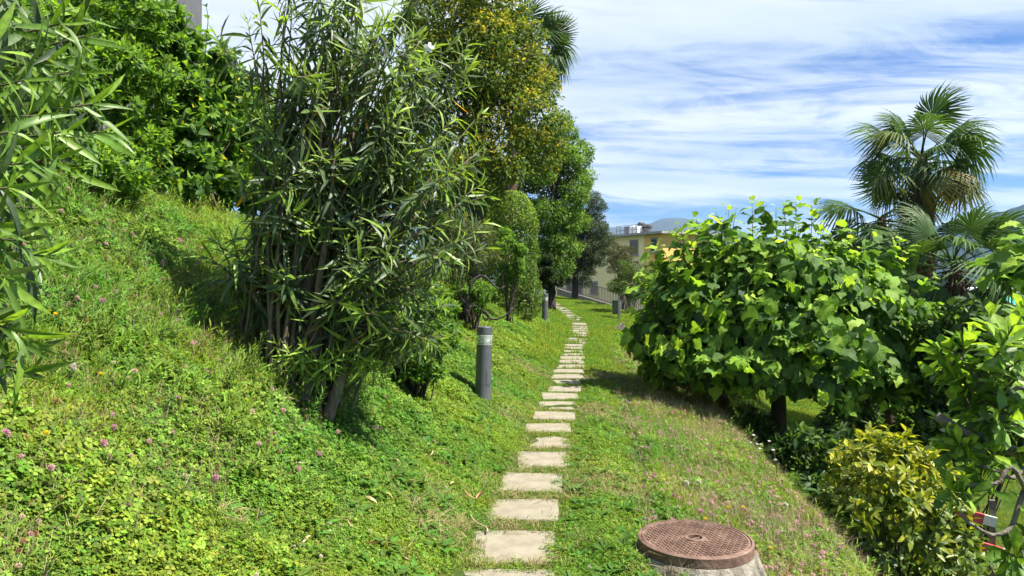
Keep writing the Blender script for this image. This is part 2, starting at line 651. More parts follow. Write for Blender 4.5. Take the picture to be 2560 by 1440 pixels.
# ------------------------------------------------------------------ mountains beyond the valley
def ridge(name, label, prof, dist, depth, mat, zb=-40, seed=1, rough=1.0):
    """a real massif: ridge line given as (photo x, photo y) seen at dist metres, falling towards and away from the viewer"""
    prof = np.array(prof, float)
    nx, ny = 200, 60
    pxs = np.linspace(prof[0, 0], prof[-1, 0], nx)
    zs = CAM_H - (np.interp(pxs, prof[:, 0], prof[:, 1]) - 697) / F * dist
    k = np.ones(9) / 9
    zs = np.convolve(np.pad(zs, 4, mode='edge'), k, mode='valid')
    xs = (pxs - 1280) / F * dist
    t = np.linspace(-1, 1, ny)
    X = np.repeat(xs[None], ny, 0)
    Y = dist + t[:, None] * depth + np.zeros((ny, nx))
    fall = (1 - np.abs(t)) ** 0.9
    amp = (zs[None] - zb)
    rel = sines(X, Y, seed, 6, 0.9 / depth) * 0.13 * (1 - fall[:, None]) * rough
    Z = zb + amp * np.clip(fall[:, None] + rel * fall[:, None] * 2.2, 0, 1.02)
    Z += sines(X, Y, seed + 5, 4, 6.0 / depth) * amp * 0.006
    V = np.stack([X.ravel(), Y.ravel(), Z.ravel()], -1)
    i = np.arange((ny - 1) * (nx - 1))
    r, c = i // (nx - 1), i % (nx - 1)
    q = r * nx + c
    T = np.concatenate([np.stack([q, q + 1, q + nx + 1], -1), np.stack([q, q + nx + 1, q + nx], -1)])
    o = mobj(name, tri_mesh(name, V, T, None, mat, smooth=True))
    return tag(o, label, None, kind='structure')


ridge('mountain', 'bare rounded mountain dome behind the yellow building',
      [(1180, 640), (1380, 590), (1480, 572), (1535, 565), (1560, 567), (1600, 568), (1612, 566), (1625, 557), (1645, 546), (1675, 541), (1700, 542), (1730, 549), (1770, 560), (1830, 585), (1900, 600), (2000, 612), (2150, 618), (2300, 640)],
      4200, 1500, MAT['alp'], seed=4)
ridge('hills', 'low hazy ridge between the dome and the wooded mountain',
      [(1700, 660), (1850, 618), (2000, 606), (2150, 598), (2300, 572), (2400, 549), (2470, 553), (2560, 570), (2700, 600)],
      3400, 900, MAT['mountain'], seed=9)
ridge('mountain', 'wooded mountain slope rising at the right edge behind the palms',
      [(2250, 690), (2330, 640), (2380, 604), (2420, 570), (2440, 557), (2470, 543), (2500, 531), (2530, 520), (2560, 508), (2650, 470), (2800, 420), (3000, 400), (3200, 460), (3500, 640)],
      1900, 700, MAT['mountain'], seed=14)

# ------------------------------------------------------------------ path of paving slabs
path_root = empty('garden_path', (0, 4, 0))
tag(path_root, 'path of pale concrete stepping slabs winding through the grass', None, kind='structure')
SLABS = []
srng = np.random.default_rng(5)


def slab_center(k):
    y = 3.72 + 0.70 * k + (.09 if k == 0 else 0)
    return float(xc(y)), y


for k in range(46):
    cx_, cy_ = slab_center(k)
    w = srng.uniform(.455, .51) * (1.0 if k < 12 else 1.08)
    dp = srng.uniform(.47, .55)
    if k == 0:
        w = .60
    ang = -math.atan2(float(xc(cy_ + .4) - xc(cy_ - .4)), .8) * .35 + srng.normal(0, .055)
    cx_ += srng.normal(0, .012)
    SLABS.append((cx_, cy_, w / 2, dp / 2, ang))
    # outline: rectangle with worn corners
    pts = []
    n = 5
    hw, hd = w / 2, dp / 2
    corners = [(-hw, -hd), (hw, -hd), (hw, hd), (-hw, hd)]
    for a in range(4):
        p0, p1 = np.array(corners[a]), np.array(corners[(a + 1) % 4])
        for j in range(n):
            t = (j + (.12 if j == 0 else 0)) / n
            pts.append(p0 + (p1 - p0) * t + srng.normal(0, .004, 2))
        pts.append(p0 + (p1 - p0) * .975 + srng.normal(0, .004, 2))
    pts = np.array(pts)
    R = np.array([[math.cos(ang), -math.sin(ang)], [math.sin(ang), math.cos(ang)]])
    pts = pts @ R.T
    z0 = float(np.max(Hgt(np.array([cx_ - .1, cx_, cx_ + .1]), np.array([cy_] * 3), False)))
    gradz = float(Hgt(cx_, cy_ + .2, False) - Hgt(cx_, cy_ - .2, False)) / .4
    top = 0.010
    m = len(pts)
    mb = MB()
    vs = [(p[0], p[1], top + p[1] * gradz) for p in pts * .985] + [(p[0], p[1], top - .008 + p[1] * gradz) for p in pts] + [(p[0], p[1], -.05 + p[1] * gradz) for p in pts]
    fs = [tuple(range(m))]
    for i in range(m):
        j = (i + 1) % m
        fs.append((m + i, m + j, j, i))
        fs.append((2 * m + i, 2 * m + j, m + j, m + i))
    mb.add(vs, fs)
    s = mb.build('paving_slab', MAT['slab'], path_root)
    s.location = (cx_, cy_ - 4, z0 + float(srng.uniform(-.006, .004)))
    s.rotation_euler = (float(srng.normal(0, .014)), float(srng.normal(0, .016)), 0)


def on_slab(x, y, shrink=.03):
    hit = np.zeros(x.shape, bool)
    for cx_, cy_, hw, hd, a in SLABS:
        dx, dy = x - cx_, y - cy_
        lx = dx * math.cos(a) + dy * math.sin(a)
        ly = -dx * math.sin(a) + dy * math.cos(a)
        g_ = .09 if cy_ > 12.5 else (.02 if cy_ > 9 else 0)
        hit |= (np.abs(lx) < hw - shrink + g_) & (np.abs(ly) < hd - shrink * .6 + g_)
    return hit


# ------------------------------------------------------------------ bollard lights
def bollard(loc, label, tilt, turn):
    root = empty('bollard_light', loc)
    tag(root, label, 'bollard', 'grey bollard lights along the path')
    root.rotation_euler = (0, tilt, turn)
    r, h = .088, .81
    body = MB().lathe([(r + .002, -.12), (r + .002, .0), (r, .03), (r, .555), (r - .004, .558), (r - .004, .562), (r, .565), (r, .60), (r - .012, .603)], 40).build('body', MAT['bollard'], root, smooth=True)
    MB().lathe([(r - .03, .60), (r - .03, .72)], 24).build('reflector', MAT['white'], root, smooth=True)
    for z in (.603, .622, .641):
        MB().lathe([(r - .006, z), (r + .004, z + .003), (r + .004, z + .009), (r - .006, z + .012)], 40).build('louvre_ring', MAT['lens'], root, smooth=True)
    MB().lathe([(r - .002, .656), (r + .003, .662), (r + .003, .712), (r - .002, .718)], 40).build('lens', MAT['lens'], root, smooth=True)
    for a in (0.4, 2.5, 4.6):
        MB().box((math.cos(a) * (r - .012), math.sin(a) * (r - .012), .66), (.012, .012, .13), a).build('strut', MAT['bollard'], root)
    MB().lathe([(r - .006, .716), (r, .719), (r, h - .006), (r - .006, h)], 40).build('cap', MAT['bollard'], root, smooth=True)
    # access hatch, slightly proud curved plate
    mb = MB()
    a0, a1, n = -math.pi / 2 + .45, -math.pi / 2 + 1.25, 8
    rr = r + .0035
    vs = []
    for z in (.155, .315):
        for i in range(n + 1):
            a = a0 + (a1 - a0) * i / n
            vs.append((rr * math.cos(a), rr * math.sin(a), z))
    for z in (.155, .315):
        for i in range(n + 1):
            a = a0 + (a1 - a0) * i / n
            vs.append(((r - .003) * math.cos(a), (r - .003) * math.sin(a), z))
    k = n + 1
    fs = [(i, i + 1, k + i + 1, k + i) for i in range(n)]
    fs += [(2 * k + i + 1, 2 * k + i, i, i + 1) for i in range(n)] + [(k + i, k + i + 1, 3 * k + i + 1, 3 * k + i) for i in range(n)]
    fs += [(0, k, 3 * k, 2 * k), (k + n, n, 2 * k + n, 3 * k + n)]
    mb.add(vs, fs)
    mb.build('access_hatch', MAT['bollard'], root, smooth=True)
    return root


def on_ground(px, py, d, dz=0.0):
    p = P(px, py, d)
    return (float(p[0]), float(p[1]), float(Hgt(p[0], p[1])) + dz)


bollard(on_ground(1207, 985, 8.35, .0), 'large grey bollard light in the grass nearest the viewer', math.radians(1.6), 0.0)
bollard(on_ground(1362, 812, 20.8, .0), 'small distant grey bollard light beside the far bend of the path', math.radians(.6), 0.25)


# ------------------------------------------------------------------ manholes
def manhole(loc, label, r, cone, turn, group='rusty manholes on concrete rings'):
    root = empty('manhole', loc)
    tag(root, label, 'manhole', group)
    root.rotation_euler = (0, 0, turn)
    MB().lathe([(r * cone[0], -.75), (r * (1 + (cone[0] - 1) * .55), -.35), (r * 1.06, -.075), (r * 1.03, -.06)], 48).build('concrete_ring', MAT['concrete'], root, smooth=True)
    MB().lathe([(r * .97, -.058), (r * 1.0, -.056), (r * 1.0, -.006), (r * .975, 0), (r * .955, 0), (r * .95, -.009), (r * .93, -.009)], 64, cap1=False).build('frame_ring', MAT['rust'], root, smooth=True)
    cov = MB().lathe([(r * .935, -.03), (r * .935, -.003), (r * .925, -.001), (r * .895, -.001), (r * .89, -.006), (r * .19, -.006), (r * .185, .001), (r * .125, .001), (r * .118, -.02)], 64, cap1=False).build('cover', MAT['rust'], root, smooth=True)
    MB().lathe([(r * .13, -.028), (r * .13, -.024)], 24).build('lifting_hole', MAT['iron_dark'], cov)
    MB().box((0, 0, -.013), (r * .23, r * .035, .016), .25).build('lifting_bar', MAT['rust'], cov)
    mb = MB()
    s = r / 13.5
    for i in range(-15, 16):
        for j in range(-15, 16):
            x, y = i * s, j * s
            q = math.hypot(x, y)
            if q > r * .87 or q < r * .21:
                continue
            if (i + j) % 2:
                mb.box((x, y, -.0045), (s * .95, s * .3, .007))
            else:
                mb.box((x, y, -.0045), (s * .3, s * .95, .007))
    tag(mb.build('tread_pattern', MAT['rust'], cov), kind='stuff')
    return root


MH = tuple(P(1738, 1343, 4.25))
manhole(MH, 'round rusty manhole cover on a concrete cone beside the stepping slabs', .325, (1.75,), .35)
MH2 = (-1.82, 5.72, 1.19)
manhole(MH2, 'rusty manhole cover half hidden behind the stems of the big oleander', .33, (1.02,), 1.1)

# ------------------------------------------------------------------ litter bin, concrete block
def litter_bin():
    d = 26.0
    base = on_ground(1545, 797, d)
    root = empty('litter_bin', base)
    tag(root, 'small grey litter bin on a post by the round leafed tree', 'bin')
    mb = MB().lathe([(.155, .22), (.16, .23), (.165, .66), (.165, .665)], 24, c=(-.02, .17, 0))
    mb.build('body', MAT['bin'], root, smooth=True)
    MB().lathe([(.172, .665), (.172, .70), (.15, .702)], 24, c=(-.02, .17, 0)).build('rim', MAT['grey_dark'], root, smooth=True)
    MB().box((.02, -.03, .40), (.07, .05, .9)).build('post', MAT['bin'], root, bevel=.006)
    MB().box((.02, .0, .56), (.12, .03, .04)).build('bracket', MAT['grey_dark'], root)
    return root


litter_bin()
b0 = on_ground(1545, 818, 22.5)
mb = MB()
mb.add([(-.2, -.12, -.1), (.2, -.12, -.1), (.2, .12, -.1), (-.2, .12, -.1), (-.2, -.1, .0), (.17, -.1, .27), (.17, .1, .27), (-.2, .1, .0)],
       [(3, 2, 1, 0), (4, 5, 6, 7), (0, 1, 5, 4), (1, 2, 6, 5), (2, 3, 7, 6), (3, 0, 4, 7)])
tag(mb.build('concrete_block', MAT['concrete'], None, b0, bevel=.01), 'small wedge shaped concrete block in the grass below the bin', 'block')

# ------------------------------------------------------------------ retaining wall and railing in the distance
RA, RB = np.array([3.05, 48.5, .95]), np.array([7.6, 40.5, -.45])
rv = RB - RA
rl = float(np.hypot(rv[0], rv[1]))
rz = math.atan2(rv[1], rv[0])
rail = empty('railing', tuple(RA))
tag(rail, 'brown metal railing on a low wall behind the dark oak', 'railing')
mb = MB()
nrm = np.array([-rv[1], rv[0]]) / rl * .12
for s in (1, -1):
    pass
vs = []
for p in (RA, RB):
    for s in (-1, 1):
        q = p[:2] + nrm * s
        vs += [(q[0] - RA[0], q[1] - RA[1], p[2] - RA[2] - 1.6), (q[0] - RA[0], q[1] - RA[1], p[2] - RA[2])]
mb.add(vs, [(0, 1, 3, 2), (4, 6, 7, 5), (0, 4, 5, 1), (2, 3, 7, 6), (1, 5, 7, 3), (0, 2, 6, 4)])
mb.build('wall', MAT['concrete'], rail)
pm = MB().box((0, 0, .42), (.028, .028, .84))
first = None
nb = 62
for i in range(nb):
    t = i / (nb - 1)
    p = RA + rv * t - RA
    if first is None:
        first = pm.build('baluster', MAT['railing'], rail)
        o = first
    else:
        o = first.copy()
        link(o, rail)
    o.location = (p[0], p[1], p[2])
for zz in (.10, .84):
    V, T = tube([np.array([0, 0, zz]), rv + np.array([0, 0, zz])], [.026, .026], 6)
    mobj('rail', tri_mesh('rail', V, T, None, MAT['railing']), rail)

# ------------------------------------------------------------------ yellow building with roof plant
BC = np.array([12.2, 60.0])
LD = np.array([-3.1, 5.6]); LD /= np.linalg.norm(LD)
RD = np.array([LD[1], -LD[0]])
bld = empty('yellow_building', (BC[0], BC[1], -4))
tag(bld, 'cream and ochre flat roofed building beyond the garden', 'building')
BZ0, BZ1 = -4.0, 5.25


def bpt(a, b, z):
    p = LD * a + RD * b
    return (p[0], p[1], z + 4)


def bprism(name, a0, a1, b0, b1, z0, z1, mat, parent):
    vs = [bpt(a, b, z) for z in (z0, z1) for a, b in ((a0, b0), (a1, b0), (a1, b1), (a0, b1))]
    return MB().add(vs, [(0, 1, 2, 3), (7, 6, 5, 4), (0, 4, 5, 1), (1, 5, 6, 2), (2, 6, 7, 3), (3, 7, 4, 0)]).build(name, mat, parent)


bprism('wall', 2.35, 17, .02, 6.45, BZ0, BZ1, MAT['cream'], bld)
oc = bprism('corner_wall', 0, 2.33, 0, 6.5, BZ0, BZ1 + .002, MAT['ochre'], bld)
rf = bprism('roof', -.55, 17.5, -.55, 7.0, BZ1 + .01, BZ1 + .2, MAT['roof'], bld)


def bwindow(a0, a1, z0, z1, dark=False, face='L'):
    if face == 'L':
        f = bprism('window', a0 - .12, a1 + .12, -.05, .04, z0 - .12, z1 + .12, MAT['shutter'], bld)
        if dark:
            bprism('pane', a0, a1, -.07, -.052, z0, z1, MAT['dark'], f)
        else:
            m = (a0 + a1) / 2
            for q0, q1 in ((a0, m - .02), (m + .02, a1)):
                bprism('shutter', q0, q1, -.09, -.052, z0, z1, MAT['shutter'], f)
                n = 7
                for i in range(n):
                    zz = z0 + (z1 - z0) * (i + .5) / n
                    bprism('slat', q0 + .04, q1 - .04, -.10, -.092, zz - .05, zz + .05, MAT['grey'], f)
        bprism('sill', a0 - .2, a1 + .2, -.16, .0, z0 - .2, z0 - .125, MAT['roof'], f)


def along(px, py=None):
    # distance along the left face of photo column px
    k = (px - 1280) / F
    # (BC + LD*a).x = k * (BC+LD*a).y
    return (BC[0] - k * BC[1]) / (k * LD[1] - LD[0])


def zat(px, py):
    a = along(px)
    d = BC[1] + LD[1] * a
    return CAM_H - (py - 697) / F * d


for pa, pb, y0, y1, dk in ((1593, 1577, 603, 634, False), (1641, 1630, 598, 626, True), (1492, 1478, 706, 732, False), (1430, 1418, 698, 726, True), (1454, 1443, 702, 735, True), (1560, 1546, 690, 722, False), (1520, 1507, 606, 632, False), (1468, 1455, 610, 634, False)):
    bwindow(along(pa), along(pb), zat((pa + pb) / 2, y1), zat((pa + pb) / 2, y0), dk)

# things on the roof
RZT = BZ1 + .21


def roof_at(px, back):
    k = (px - 1280) / F
    a = along(px) + back * .0
    p = BC + LD * a + RD * back
    # slide along LD so the column stays px
    for _ in range(8):
        e = p[0] - k * p[1]
        p = p - LD * (e / (LD[0] - k * LD[1]))
    return p


for px_, lab in ((1590, 'white rooftop air conditioning unit with round fan'),):
    p = roof_at(px_, 2.0)
    ac = empty('air_conditioner', (p[0], p[1], RZT))
    tag(ac, lab, 'air conditioner')
    ac.rotation_euler = (0, 0, math.atan2(LD[1], LD[0]))
    MB().box((0, 0, .42), (1.0, .5, .8)).build('casing', MAT['white'], ac, bevel=.03)
    o = MB().lathe([(.28, 0), (.28, .04), (.2, .05)], 20).build('fan', MAT['grey_dark'], ac)
    o.rotation_euler = (math.radians(90), 0, 0)
    o.location = (.1, -.251, .42)
for px_, hh, lab, mt in ((1600, 1.25, 'first of two dark chimney cowls on the yellow building', 'grey_dark'), (1608, 1.15, 'second of two dark chimney cowls, next to the steel flue', 'grey_dark')):
    p = roof_at(px_, 2.6)
    ch = empty('chimney', (p[0], p[1], RZT))
    tag(ch, lab, 'chimney', 'chimneys on the yellow building')
    MB().lathe([(.17, 0), (.17, hh - .55)], 14).build('pipe', MAT['white'], ch, smooth=True)
    MB().lathe([(.22, hh - .55), (.26, hh - .4), (.2, hh - .1), (.08, hh)], 14).build('cowl', MAT[mt], ch, smooth=True)
p = roof_at(1620, 2.8)
fl = empty('flue', (p[0], p[1], RZT))
tag(fl, 'wide steel flue with a flat cap on the roof', 'flue')
MB().lathe([(.42, 0), (.42, .65)], 20).build('pipe', MAT['bin'], fl, smooth=True)
MB().lathe([(.5, .75), (.5, .95), (.3, 1.0)], 20).build('cap', MAT['bin'], fl, smooth=True)
MB().lathe([(.3, .64), (.3, .76)], 14).build('neck', MAT['grey_dark'], fl)
p = roof_at(1583, 3.2)
tk = empty('water_tank', (p[0], p[1], RZT))
tag(tk, 'white rounded tank left of the rooftop unit', 'tank')
MB().lathe([(.42, .05), (.45, .2), (.45, .75), (.3, .98), (.1, 1.03)], 20).build('vessel', MAT['white'], tk, smooth=True)
MB().lathe([(.46, .0), (.46, .06)], 20).build('foot', MAT['grey_dark'], tk)
p = roof_at(1573, 3.0)
rb = empty('roof_box', (p[0], p[1], RZT))
tag(rb, 'slim grey cabinet on the roof behind the railing', 'cabinet')
rb.rotation_euler = (0, 0, .3)
MB().box((0, 0, .45), (.7, .5, .9)).build('casing', MAT['bin'], rb, bevel=.02)
MB().box((0, 0, .93), (.8, .6, .05)).build('lid', MAT['grey_dark'], rb)
pA, pB = roof_at(1541, .9), roof_at(1612, .9)
rr_ = empty('roof_railing', (pA[0], pA[1], RZT))
tag(rr_, 'thin metal railing along the flat roof edge', 'railing')
dv = pB - pA
for zz in (.45, .85):
    V, T = tube([np.array([0, 0, zz]), np.array([dv[0], dv[1], zz])], [.02, .02], 5)
    mobj('rail', tri_mesh('rail', V, T, None, MAT['grey_dark']), rr_)
for i in range(8):
    q = dv * i / 7
    V, T = tube([np.array([q[0], q[1], 0]), np.array([q[0], q[1], .87])], [.022, .022], 5)
    mobj('post', tri_mesh('post', V, T, None, MAT['grey_dark']), rr_)

# ------------------------------------------------------------------ grey house on the hill, top left
gb = empty('grey_house', (-8.15, 18.0, 2.4))
tag(gb, 'grey clad house with white louvred shutters above the hedge', 'house')
gr = math.radians(12)
gb.rotation_euler = (0, 0, gr)
MB().box((-3.0, 1.5, 4.0), (6.0, 3.0, 9.6)).build('wall', MAT['grey'], gb)
for i in range(12):
    MB().box((-.12 - i * .5, -.02, 4.0), (.04, .035, 9.5)).build('cladding_seam', MAT['shutter'], gb)
f = MB().box((-.78, -.03, 6.4), (.98, .055, 3.2)).build('window', MAT['white'], gb)
for i in range(26):
    MB().box((-.78, -.075, 4.95 + i * .115), (.80, .03, .075), rot=Matrix.Rotation(.5, 3, 'X')).build('slat', MAT['white'], f)
MB().box((-.2, -.07, 6.4), (.1, .12, 3.4)).build('downpipe', MAT['grey_dark'], gb)
MB().box((-1.45, -.07, 6.4), (.12, .13, 3.4)).build('window_jamb', MAT['grey_dark'], gb)
MB().box((-3.0, 1.5, 8.95), (6.5, 3.5, .25)).build('roof', MAT['grey_dark'], gb)

# ------------------------------------------------------------------ pale house with teal awning, far right
pb_ = P(2470, 760, 38)
ph = empty('pale_house', (pb_[0], pb_[1], -2.2))
tag(ph, 'pale low house with a teal awning glimpsed through the palms', 'house')
MB().box((0, 3, 1.55), (9.0, 6, 3.1)).build('wall', MAT['offwhite'], ph)
MB().box((-.4, -.06, 1.6), (.8, .1, 2.2)).build('door', MAT['peach'], ph)
MB().box((-2.4, -.06, 1.7), (1.2, .1, 1.3)).build('window', MAT['dark'], ph)
MB().box((-1.3, -.03, 1.55), (.9, .05, 3.0)).build('panel', MAT['peach'], ph)
MB().box((0, 3, 3.2), (9.6, 6.6, .22)).build('roof', MAT['white'], ph)
aw = MB().box((.93, -.5, 2.72), (.9, 1.1, .05), rot=Matrix.Rotation(.55, 3, 'X')).build('awning', MAT['teal'], ph)

# ------------------------------------------------------------------ red and white boards among the shrubs, lower right
bp0 = P(2395, 1283, 7.3)
bo = empty('striped_barrier', (bp0[0], bp0[1], bp0[2] - .55))
tag(bo, 'red and white striped barrier boards behind the golden shrub', 'barrier')
bo.rotation_euler = (0, 0, -.35)
for zz, tl, offs in ((.56, .20, 0), (.27, .22, .08)):
    R = Matrix.Rotation(tl, 3, 'Y')
    brd = MB().box((offs, 0, zz), (.66, .025, .095), rot=R).build('board', MAT['offwhite'], bo)
    MB().box(tuple(Vector((offs, 0, zz)) + R @ Vector((.09 if zz > .4 else .05, 0, 0))), (.26 if zz > .4 else .5, .031, .097), rot=R).build('red_stripe', MAT['red'], brd)
for xx in (-.24, .3):
    MB().box((xx, .04, .1), (.05, .04, 1.2)).build('stake', MAT['bark_pale'], bo)

# ------------------------------------------------------------------ leaf templates (length 1 along +y, upper side +z)
def ribbon(ts, ws, fold=.3, arch=.25, twist=0.0, side=0.0, wave=0.0):
    V, rows, mul = [], [], []
    n = len(ts)
    for i, (t, w) in enumerate(zip(ts, ws)):
        z = -arch * t * t
        xo = side * t * t
        if w <= 1e-6:
            V.append((xo, t, z))
            rows.append((len(V) - 1,) * 3)
            mul.append(1.1)
        else:
            a = twist * t
            wz = wave * math.sin(i * 2.3)
            for s in (-1, 0, 1):
                x, zz = s * w, abs(s) * fold * w + s * wz * w
                V.append((xo + x * math.cos(a) - zz * math.sin(a), t, z + x * math.sin(a) + zz * math.cos(a)))
                mul.append(1.22 if s == 0 else 1.0)
            rows.append((len(V) - 3, len(V) - 2, len(V) - 1))
    T = []
    for i in range(n - 1):
        a, b = rows[i], rows[i + 1]
        for s in (0, 1):
            q = [a[s], a[s + 1], b[s + 1], b[s]]
            q = [v for k, v in enumerate(q) if v != q[k - 1]]
            if len(q) == 4:
                T += [(q[0], q[1], q[2]), (q[0], q[2], q[3])]
            elif len(q) == 3:
                T.append(tuple(q))
    return np.array(V), np.array(T), np.array(mul)


def lobed(seed):
    r = np.random.default_rng(seed)
    out = [(.0, .0), (.15, -.10), (.32, -.10), (.45, .03), (.50, .2), (.475, .36), (.45, .5), (.34, .64), (.21, .79), (.10, .93), (0, 1.05)]
    right = np.array(out)
    right[1:-1] *= r.uniform(.93, 1.07, (9, 1))
    left = np.array(out) * [-1, 1]
    left[1:-1] *= r.uniform(.93, 1.07, (9, 1))
    mid = np.array([(0, .0), (0, .3), (0, .62), (0, 1.05)])
    V, mul = [], []
    cup = r.uniform(.25, .5)
    droop = r.uniform(.25, .55)

    def z(p, e):
        return cup * abs(p[0]) * (1 - .9 * abs(p[0])) - droop * max(p[1], 0) ** 2 + e
    for p in mid:
        V.append((p[0], p[1], z(p, 0)))
        mul.append(1.12)
    idR, idL = [0], [0]
    for arr, ids in ((right, idR), (left, idL)):
        for p in arr[1:-1]:
            V.append((p[0], p[1], z(p, r.normal(0, .045)) - .5 * max(0, abs(p[0]) - .36)))
            mul.append(1.0)
            ids.append(len(V) - 1)
        ids.append(3)
    T = []
    # right outline indices: 0 base,1..9,10 tip
    seg = [0, 0, 0, 0, 1, 1, 1, 2, 2, 2]
    for ids, flip in ((idR, False), (idL, True)):
        last = None
        for i in range(10):
            m = seg[i]
            if last is not None and m != last:
                t = (last, ids[i], m)
                T.append(t if not flip else t[::-1])
            if ids[i] != m and ids[i + 1] != m:
                t = (m, ids[i], ids[i + 1])
                T.append(t if not flip else t[::-1])
            last = m
    return np.array(V), np.array(T), np.array(mul)


SM = (np.array([(0, 0, 0), (-.27, .48, .08), (0, 1, -.06), (.27, .48, .08)]), np.array([(0, 2, 1), (0, 3, 2)]), np.ones(4))
SMN = (np.array([(0, 0, 0), (-.14, .5, .05), (0, 1, -.08), (.14, .5, .05)]), np.array([(0, 2, 1), (0, 3, 2)]), np.ones(4))
LAN_T = [0, .12, .32, .55, .78, 1]
LAN_W = [0, .036, .062, .065, .042, 0]
TM = {
    'oleander': [ribbon(LAN_T, LAN_W, .35, .12), ribbon(LAN_T, LAN_W, .3, .38, .4), ribbon(LAN_T, LAN_W, .35, .62, -.3, .1), ribbon(LAN_T, LAN_W, .25, -.06, .2, -.08), ribbon(LAN_T, LAN_W, .6, .8, .9, .15), ribbon(LAN_T, LAN_W, .15, .45, -.8, -.14)],
    'narrow': [ribbon([0, .3, .65, 1], [0, .06, .055, 0], .3, .25), ribbon([0, .3, .65, 1], [0, .06, .055, 0], .2, .5, .4)],
    'ovate': [ribbon([0, .1, .34, .62, .84, 1], [0, .16, .30, .24, .11, 0], .35, .22), ribbon([0, .1, .34, .62, .84, 1], [0, .16, .30, .24, .11, 0], .2, .5, .25, .06), ribbon([0, .1, .34, .62, .84, 1], [0, .15, .29, .24, .1, 0], .5, .1, -.3, -.05)],
    'obovate': [ribbon([0, .25, .55, .8, 1], [0, .075, .165, .19, 0], .35, .12), ribbon([0, .25, .55, .8, 1], [0, .075, .17, .19, 0], .25, .35, .2), ribbon([0, .25, .55, .8, 1], [0, .08, .17, .2, 0], .45, -.12)],
    'elliptic': [ribbon([0, .15, .45, .75, 1], [0, .11, .20, .145, 0], .35, .2), ribbon([0, .15, .45, .75, 1], [0, .11, .20, .145, 0], .25, .45, .3), ribbon([0, .15, .45, .75, 1], [0, .10, .19, .14, 0], .4, .02, -.2)],
    'lobed': [lobed(s) for s in (1, 2, 3, 4)],
    'small': [SM],
    'smalln': [SMN],
}


def place(tm, pos, R, scale, cols):
    """instances of several templates merged: tm = [(V,T,mul,idx array)]"""
    Vs, Ts, Cs, o = [], [], [], 0
    for V, T, mul, ids in tm:
        if len(ids) == 0:
            continue
        W = np.einsum('nij,vj->nvi', R[ids], V) * scale[ids][:, None, None] + pos[ids][:, None, :]
        n, v = len(ids), len(V)
        Vs.append(W.reshape(-1, 3))
        Ts.append((T[None] + (np.arange(n) * v)[:, None, None]).reshape(-1, 3) + o)
        Cs.append((cols[ids][:, None, :] * mul[None, :, None]).reshape(-1, 3))
        o += n * v
    return np.concatenate(Vs), np.concatenate(Ts), np.concatenate(Cs)


